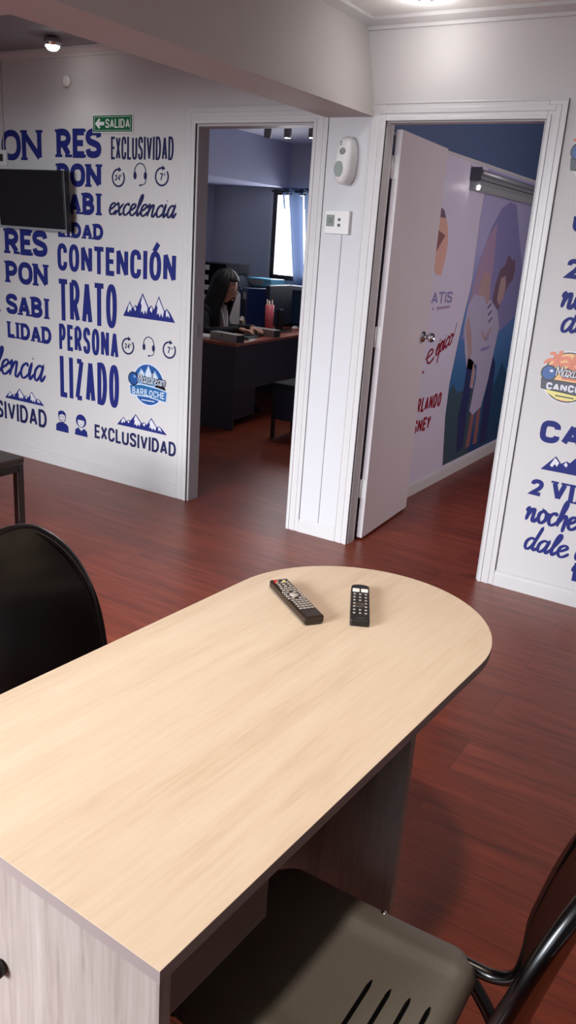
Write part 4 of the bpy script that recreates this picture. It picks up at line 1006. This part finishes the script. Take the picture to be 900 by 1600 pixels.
# ------------------------------------------------------------------ office chair and seated woman
oc = empty('office_chair', (-4.52, 2.13, 0), 'black swivel office chair under the seated woman', 'chair', rz=radians(8))
b = MB(); b.prism(rrect(-.22, .24, -.23, .23, .08), .36, .425); b.build('seat', BLKP, oc, .02)
b = MB(); b.prism(rrect(-.21, .21, .52, .98, .08), -.27, -.225, 'x'); b.build('backrest', BLKP, oc, .015)
MB().tube([(-.10, 0, .37), (-.24, 0, .39), (-.27, 0, .60)], .018, 10, sub=4).build('back_support', BLKP, oc)
MB().tube([(0, 0, .06), (0, 0, .37)], .028, 14).build('gas_column', BLKT, oc)
for i in range(5):
    a = 2*pi*i/5+.3
    lg = MB().tube([(0, 0, .10), (.27*cos(a), .27*sin(a), .065)], .018, 8).build('base_leg', BLKP, oc)
    MB().tube([(.27*cos(a)-.02*sin(a), .27*sin(a)+.02*cos(a), .029), (.27*cos(a)+.02*sin(a), .27*sin(a)-.02*cos(a), .029)], .028, 12).build('castor', BLKP, lg)

SKIN = mat('skin', (196, 146, 122), .5); HAIR = mat('dark_hair', (15, 10, 12), .6); JACK = mat('black_jacket', (16, 18, 30), .75)
BLOU = mat('pale_blouse', (176, 170, 172), .7); TROU = mat('dark_trousers', (22, 24, 34), .8)
pr = empty('seated_woman', (-4.35, 2.16, 0), 'woman with long dark hair in dark jacket typing at the desk', 'person', rz=radians(8))
# local frame: +x is where she faces, y to her left
def skin_body(name, verts, edges, radii, m, parent, sub=2, root=0):
    me = bpy.data.meshes.new(name); me.from_pydata(verts, edges, []); o = link(name, me, parent, m)
    md = o.modifiers.new('skin', 'SKIN'); md.use_smooth_shade = True
    for i, r_ in enumerate(radii):
        v = me.skin_vertices[0].data[i]; v.radius = r_ if isinstance(r_, tuple) else (r_, r_); v.use_root = (i == root)
    s_ = o.modifiers.new('sub', 'SUBSURF'); s_.levels = sub; s_.render_levels = sub
    return o
V = [(-.06, 0, .53), (-.05, 0, .66), (-.03, 0, .80), (-.01, 0, .905), (.02, 0, .965), (.05, 0, 1.0),          # pelvis..neck
     (-.01, .15, .885), (.03, .20, .72), (.20, .17, .735), (.315, .10, .765),                                      # left arm
     (-.01, -.15, .885), (.03, -.20, .72), (.18, -.18, .735), (.295, -.085, .765),                                 # right arm
     (.0, .09, .52), (.36, .11, .50), (.38, .11, .28), (.36, .11, .08), (.46, .11, .04),
     (.0, -.09, .52), (.36, -.11, .50), (.38, -.11, .28), (.36, -.11, .08), (.46, -.11, .04)]
Ed = [(0, 1), (1, 2), (2, 3), (3, 4), (4, 5), (3, 6), (6, 7), (7, 8), (8, 9), (3, 10), (10, 11), (11, 12), (12, 13),
      (0, 14), (14, 15), (15, 16), (16, 17), (17, 18), (0, 19), (19, 20), (20, 21), (21, 22), (22, 23)]
Rd = [(.13, .15), (.105, .125), (.11, .145), (.095, .12), (.05, .05), (.045, .045), .062, .050, .040, .028, .062, .050, .040, .028,
      .095, .070, .052, .036, .03, .095, .070, .052, .036, .03]
body = skin_body('body', V, Ed, Rd, JACK, pr)
# neck and head as one surface
def head(parent):
    bm = bmesh.new(); nu, nv = 32, 24; G = {}
    for j in range(nv+1):
        th = pi*j/nv; zz = cos(th)
        for i in range(nu):
            ph_ = 2*pi*i/nu; x = sin(th)*cos(ph_); y = sin(th)*sin(ph_)
            X = .092*x; Y = .074*y; Z = .112*zz
            if zz < 0: Y *= 1-.38*(-zz)**1.4; X *= 1-.14*(-zz)**1.5
            if x > .2:                               # face side
                X += .004
                c = abs(ph_ if ph_ < pi else ph_-2*pi)
                nose = math.exp(-(c/.17)**2)*math.exp(-((zz+.18)/.17)**2)*.024; bridge = math.exp(-(c/.14)**2)*math.exp(-((zz-.08)/.16)**2)*.007
                eye = math.exp(-((c-.38)/.17)**2)*math.exp(-((zz-.06)/.10)**2)*.008
                lip = math.exp(-(c/.28)**2)*(math.exp(-((zz+.46)/.05)**2)+math.exp(-((zz+.57)/.05)**2))*.005
                chin = math.exp(-(c/.4)**2)*math.exp(-((zz+.85)/.14)**2)*.012
                X += nose+bridge-eye+lip+chin
            G[i, j] = bm.verts.new((X, Y, Z))
    for j in range(nv):
        for i in range(nu):
            q = [G[i, j], G[(i+1) % nu, j], G[(i+1) % nu, j+1], G[i, j+1]]
            fc = bm.faces.new(q); fc.smooth = True
    bmesh.ops.remove_doubles(bm, verts=bm.verts, dist=.0005)
    # ears
    for s_ in (-1, 1):
        r0 = bmesh.ops.create_uvsphere(bm, u_segments=10, v_segments=8, radius=1)
        bmesh.ops.transform(bm, matrix=Matrix.Translation((-.008, s_*.074, -.008)) @ Matrix.Diagonal((.017, .008, .03, 1)), verts=r0['verts'])
    r0 = bmesh.ops.create_cone(bm, cap_ends=True, segments=16, radius1=.046, radius2=.042, depth=.12)
    bmesh.ops.transform(bm, matrix=Matrix.Translation((-.03, 0, -.125)) @ Matrix.Rotation(radians(18), 4, 'Y'), verts=r0['verts'])
    for fc in bm.faces: fc.smooth = True
    me = bpy.data.meshes.new('head'); bm.to_mesh(me); bm.free(); return link('head', me, parent, SKIN)
hd = head(pr); hd.location = (.105, 0, 1.085); hd.rotation_euler = (0, radians(22), radians(-4)); hd.scale = (1.12, 1.12, 1.12)
for s_ in (-1, 1):
    e_ = MB().lathe([(.001, .004), (.006, .003), (.009, 0)], 12, Matrix.Translation((.089, s_*.030, .006)) @ Matrix.Rotation(radians(90), 4, 'Y')).build('eye', WHITE, hd)
    MB().tube([(.091, s_*.020, .024), (.091, s_*.032, .029), (.084, s_*.043, .026)], .0026, 6, sub=3).build('eyebrow', HAIR, hd)
MB().tube([(.092, -.02, -.058), (.097, 0, -.057), (.092, .02, -.058)], .004, 8, sub=3).build('lips', mat('lips', (150, 76, 72), .5), hd)
# hair: cap plus long fall down the back and both sides
bm = bmesh.new(); G = {}; nu, nv = 36, 26
for i in range(nu+1):
    ph_ = radians(48)+(2*pi-radians(96))*i/nu            # leaves the face open
    for j in range(nv+1):
        q = j/nv
        if q < .4:
            th = radians(90)*(q/.4); R = 1.13; z = .112*R*cos(th)+.004; rr_ = sin(th)
            lift = 0
            opn = min(1, q/.22)
            pa = ph_*opn+pi*(1-opn) if False else ph_
            x = .092*R*rr_*cos(pa)-.004; y = .074*R*1.06*rr_*sin(pa)
        else:
            t_ = (q-.4)/.6; z = .004-.40*t_; w = 1+.30*t_
            x = .092*1.13*cos(ph_)*(1-.1*t_)-.004-.035*t_+(.015 if cos(ph_) > 0 else 0)*t_; y = .0785*1.13*sin(ph_)*w
        x += .003*sin(i*2.3); y += .003*cos(i*1.7+q*4)
        G[i, j] = bm.verts.new((x, y, z))
for i in range(nu):
    for j in range(nv):
        fc = bm.faces.new([G[i, j], G[i+1, j], G[i+1, j+1], G[i, j+1]]); fc.smooth = True
# fringe closing the crown over the forehead
Gf = {}
for i in range(13):
    ph_ = radians(-48+96*i/12)
    for j in range(9):
        th = radians(58)*j/8; Gf[i, j] = bm.verts.new((.092*1.12*sin(th)*cos(ph_)-.002, .074*1.17*sin(th)*sin(ph_), .112*1.12*cos(th)+.005))
for i in range(12):
    for j in range(8):
        fc = bm.faces.new([Gf[i, j], Gf[i+1, j], Gf[i+1, j+1], Gf[i, j+1]]); fc.smooth = True
bmesh.ops.remove_doubles(bm, verts=bm.verts, dist=.001)
me = bpy.data.meshes.new('hair'); bm.to_mesh(me); bm.free(); hr = link('hair', me, pr, HAIR); hr.location = (.105, 0, 1.085); hr.rotation_euler = (0, radians(16), radians(-4)); hr.scale = (1.12, 1.16, 1.12)
so = hr.modifiers.new('solid', 'SOLIDIFY'); so.thickness = .02; so.offset = -.2
# glasses
b = MB()
for s_ in (-1, 1):
    b.tube([(.100, s_*.032+.019*cos(a), .006+.015*sin(a)) for a in [2*pi*k_/16 for k_ in range(17)]], .0016, 6)
    b.tube([(.098, s_*.050, .01), (.04, s_*.078, .008), (-.01, s_*.080, .0)], .0016, 6)
b.tube([(.102, -.013, .008), (.102, .013, .008)], .0016, 6); b.build('glasses', SOCK, hd)
# blouse and lanyard at the open jacket
b = MB(); b.prism([(-.030, .94), (.030, .94), (.045, .84), (.030, .70), (-.030, .70), (-.045, .84)], .075, .118, 'x'); b.build('blouse', BLOU, pr, .012)
for s_ in (-1, 1): MB().tube([(.04, s_*.05, .965), (.10, s_*.045, .90), (.122, s_*.03, .80), (.125, s_*.012, .70)], .009, 8, sub=4).build('lanyard', WHITE, pr)
# hands: palm and five curled fingers each
def hand(side):
    wx = (.315, .10, .765) if side > 0 else (.295, -.085, .765)
    pts = [(0, 0, 0), (.03, 0, 0), (.075, 0, -.002)]; E_ = [(0, 1), (1, 2)]; R_ = [(.022, .016), (.034, .014), (.036, .012)]
    o = skin_body('hand', pts, E_, [(a_, a_*.55) for a_ in (.022, .030, .034)], SKIN, pr, 2)
    o.location = wx; o.rotation_euler = (0, radians(10), radians(-14*side))
    for k_, (fy, L) in enumerate(((-.027, .062), (-.009, .072), (.009, .068), (.027, .054))):
        fg = skin_body('finger', [(.06, fy, 0), (.075+L*.35, fy*1.08, .006), (.075+L*.7, fy*1.1, -.004), (.075+L*.95, fy*1.1, -.018)], [(0, 1), (1, 2), (2, 3)], [.009, .0085, .0078, .0065], SKIN, o, 1)
    skin_body('thumb', [(.02, -side*.018, 0), (.045, -side*.040, -.004), (.070, -side*.050, -.010), (.088, -side*.048, -.016)], [(0, 1), (1, 2), (2, 3)], [.012, .0105, .0095, .008], SKIN, o, 1)
hand(1); hand(-1)
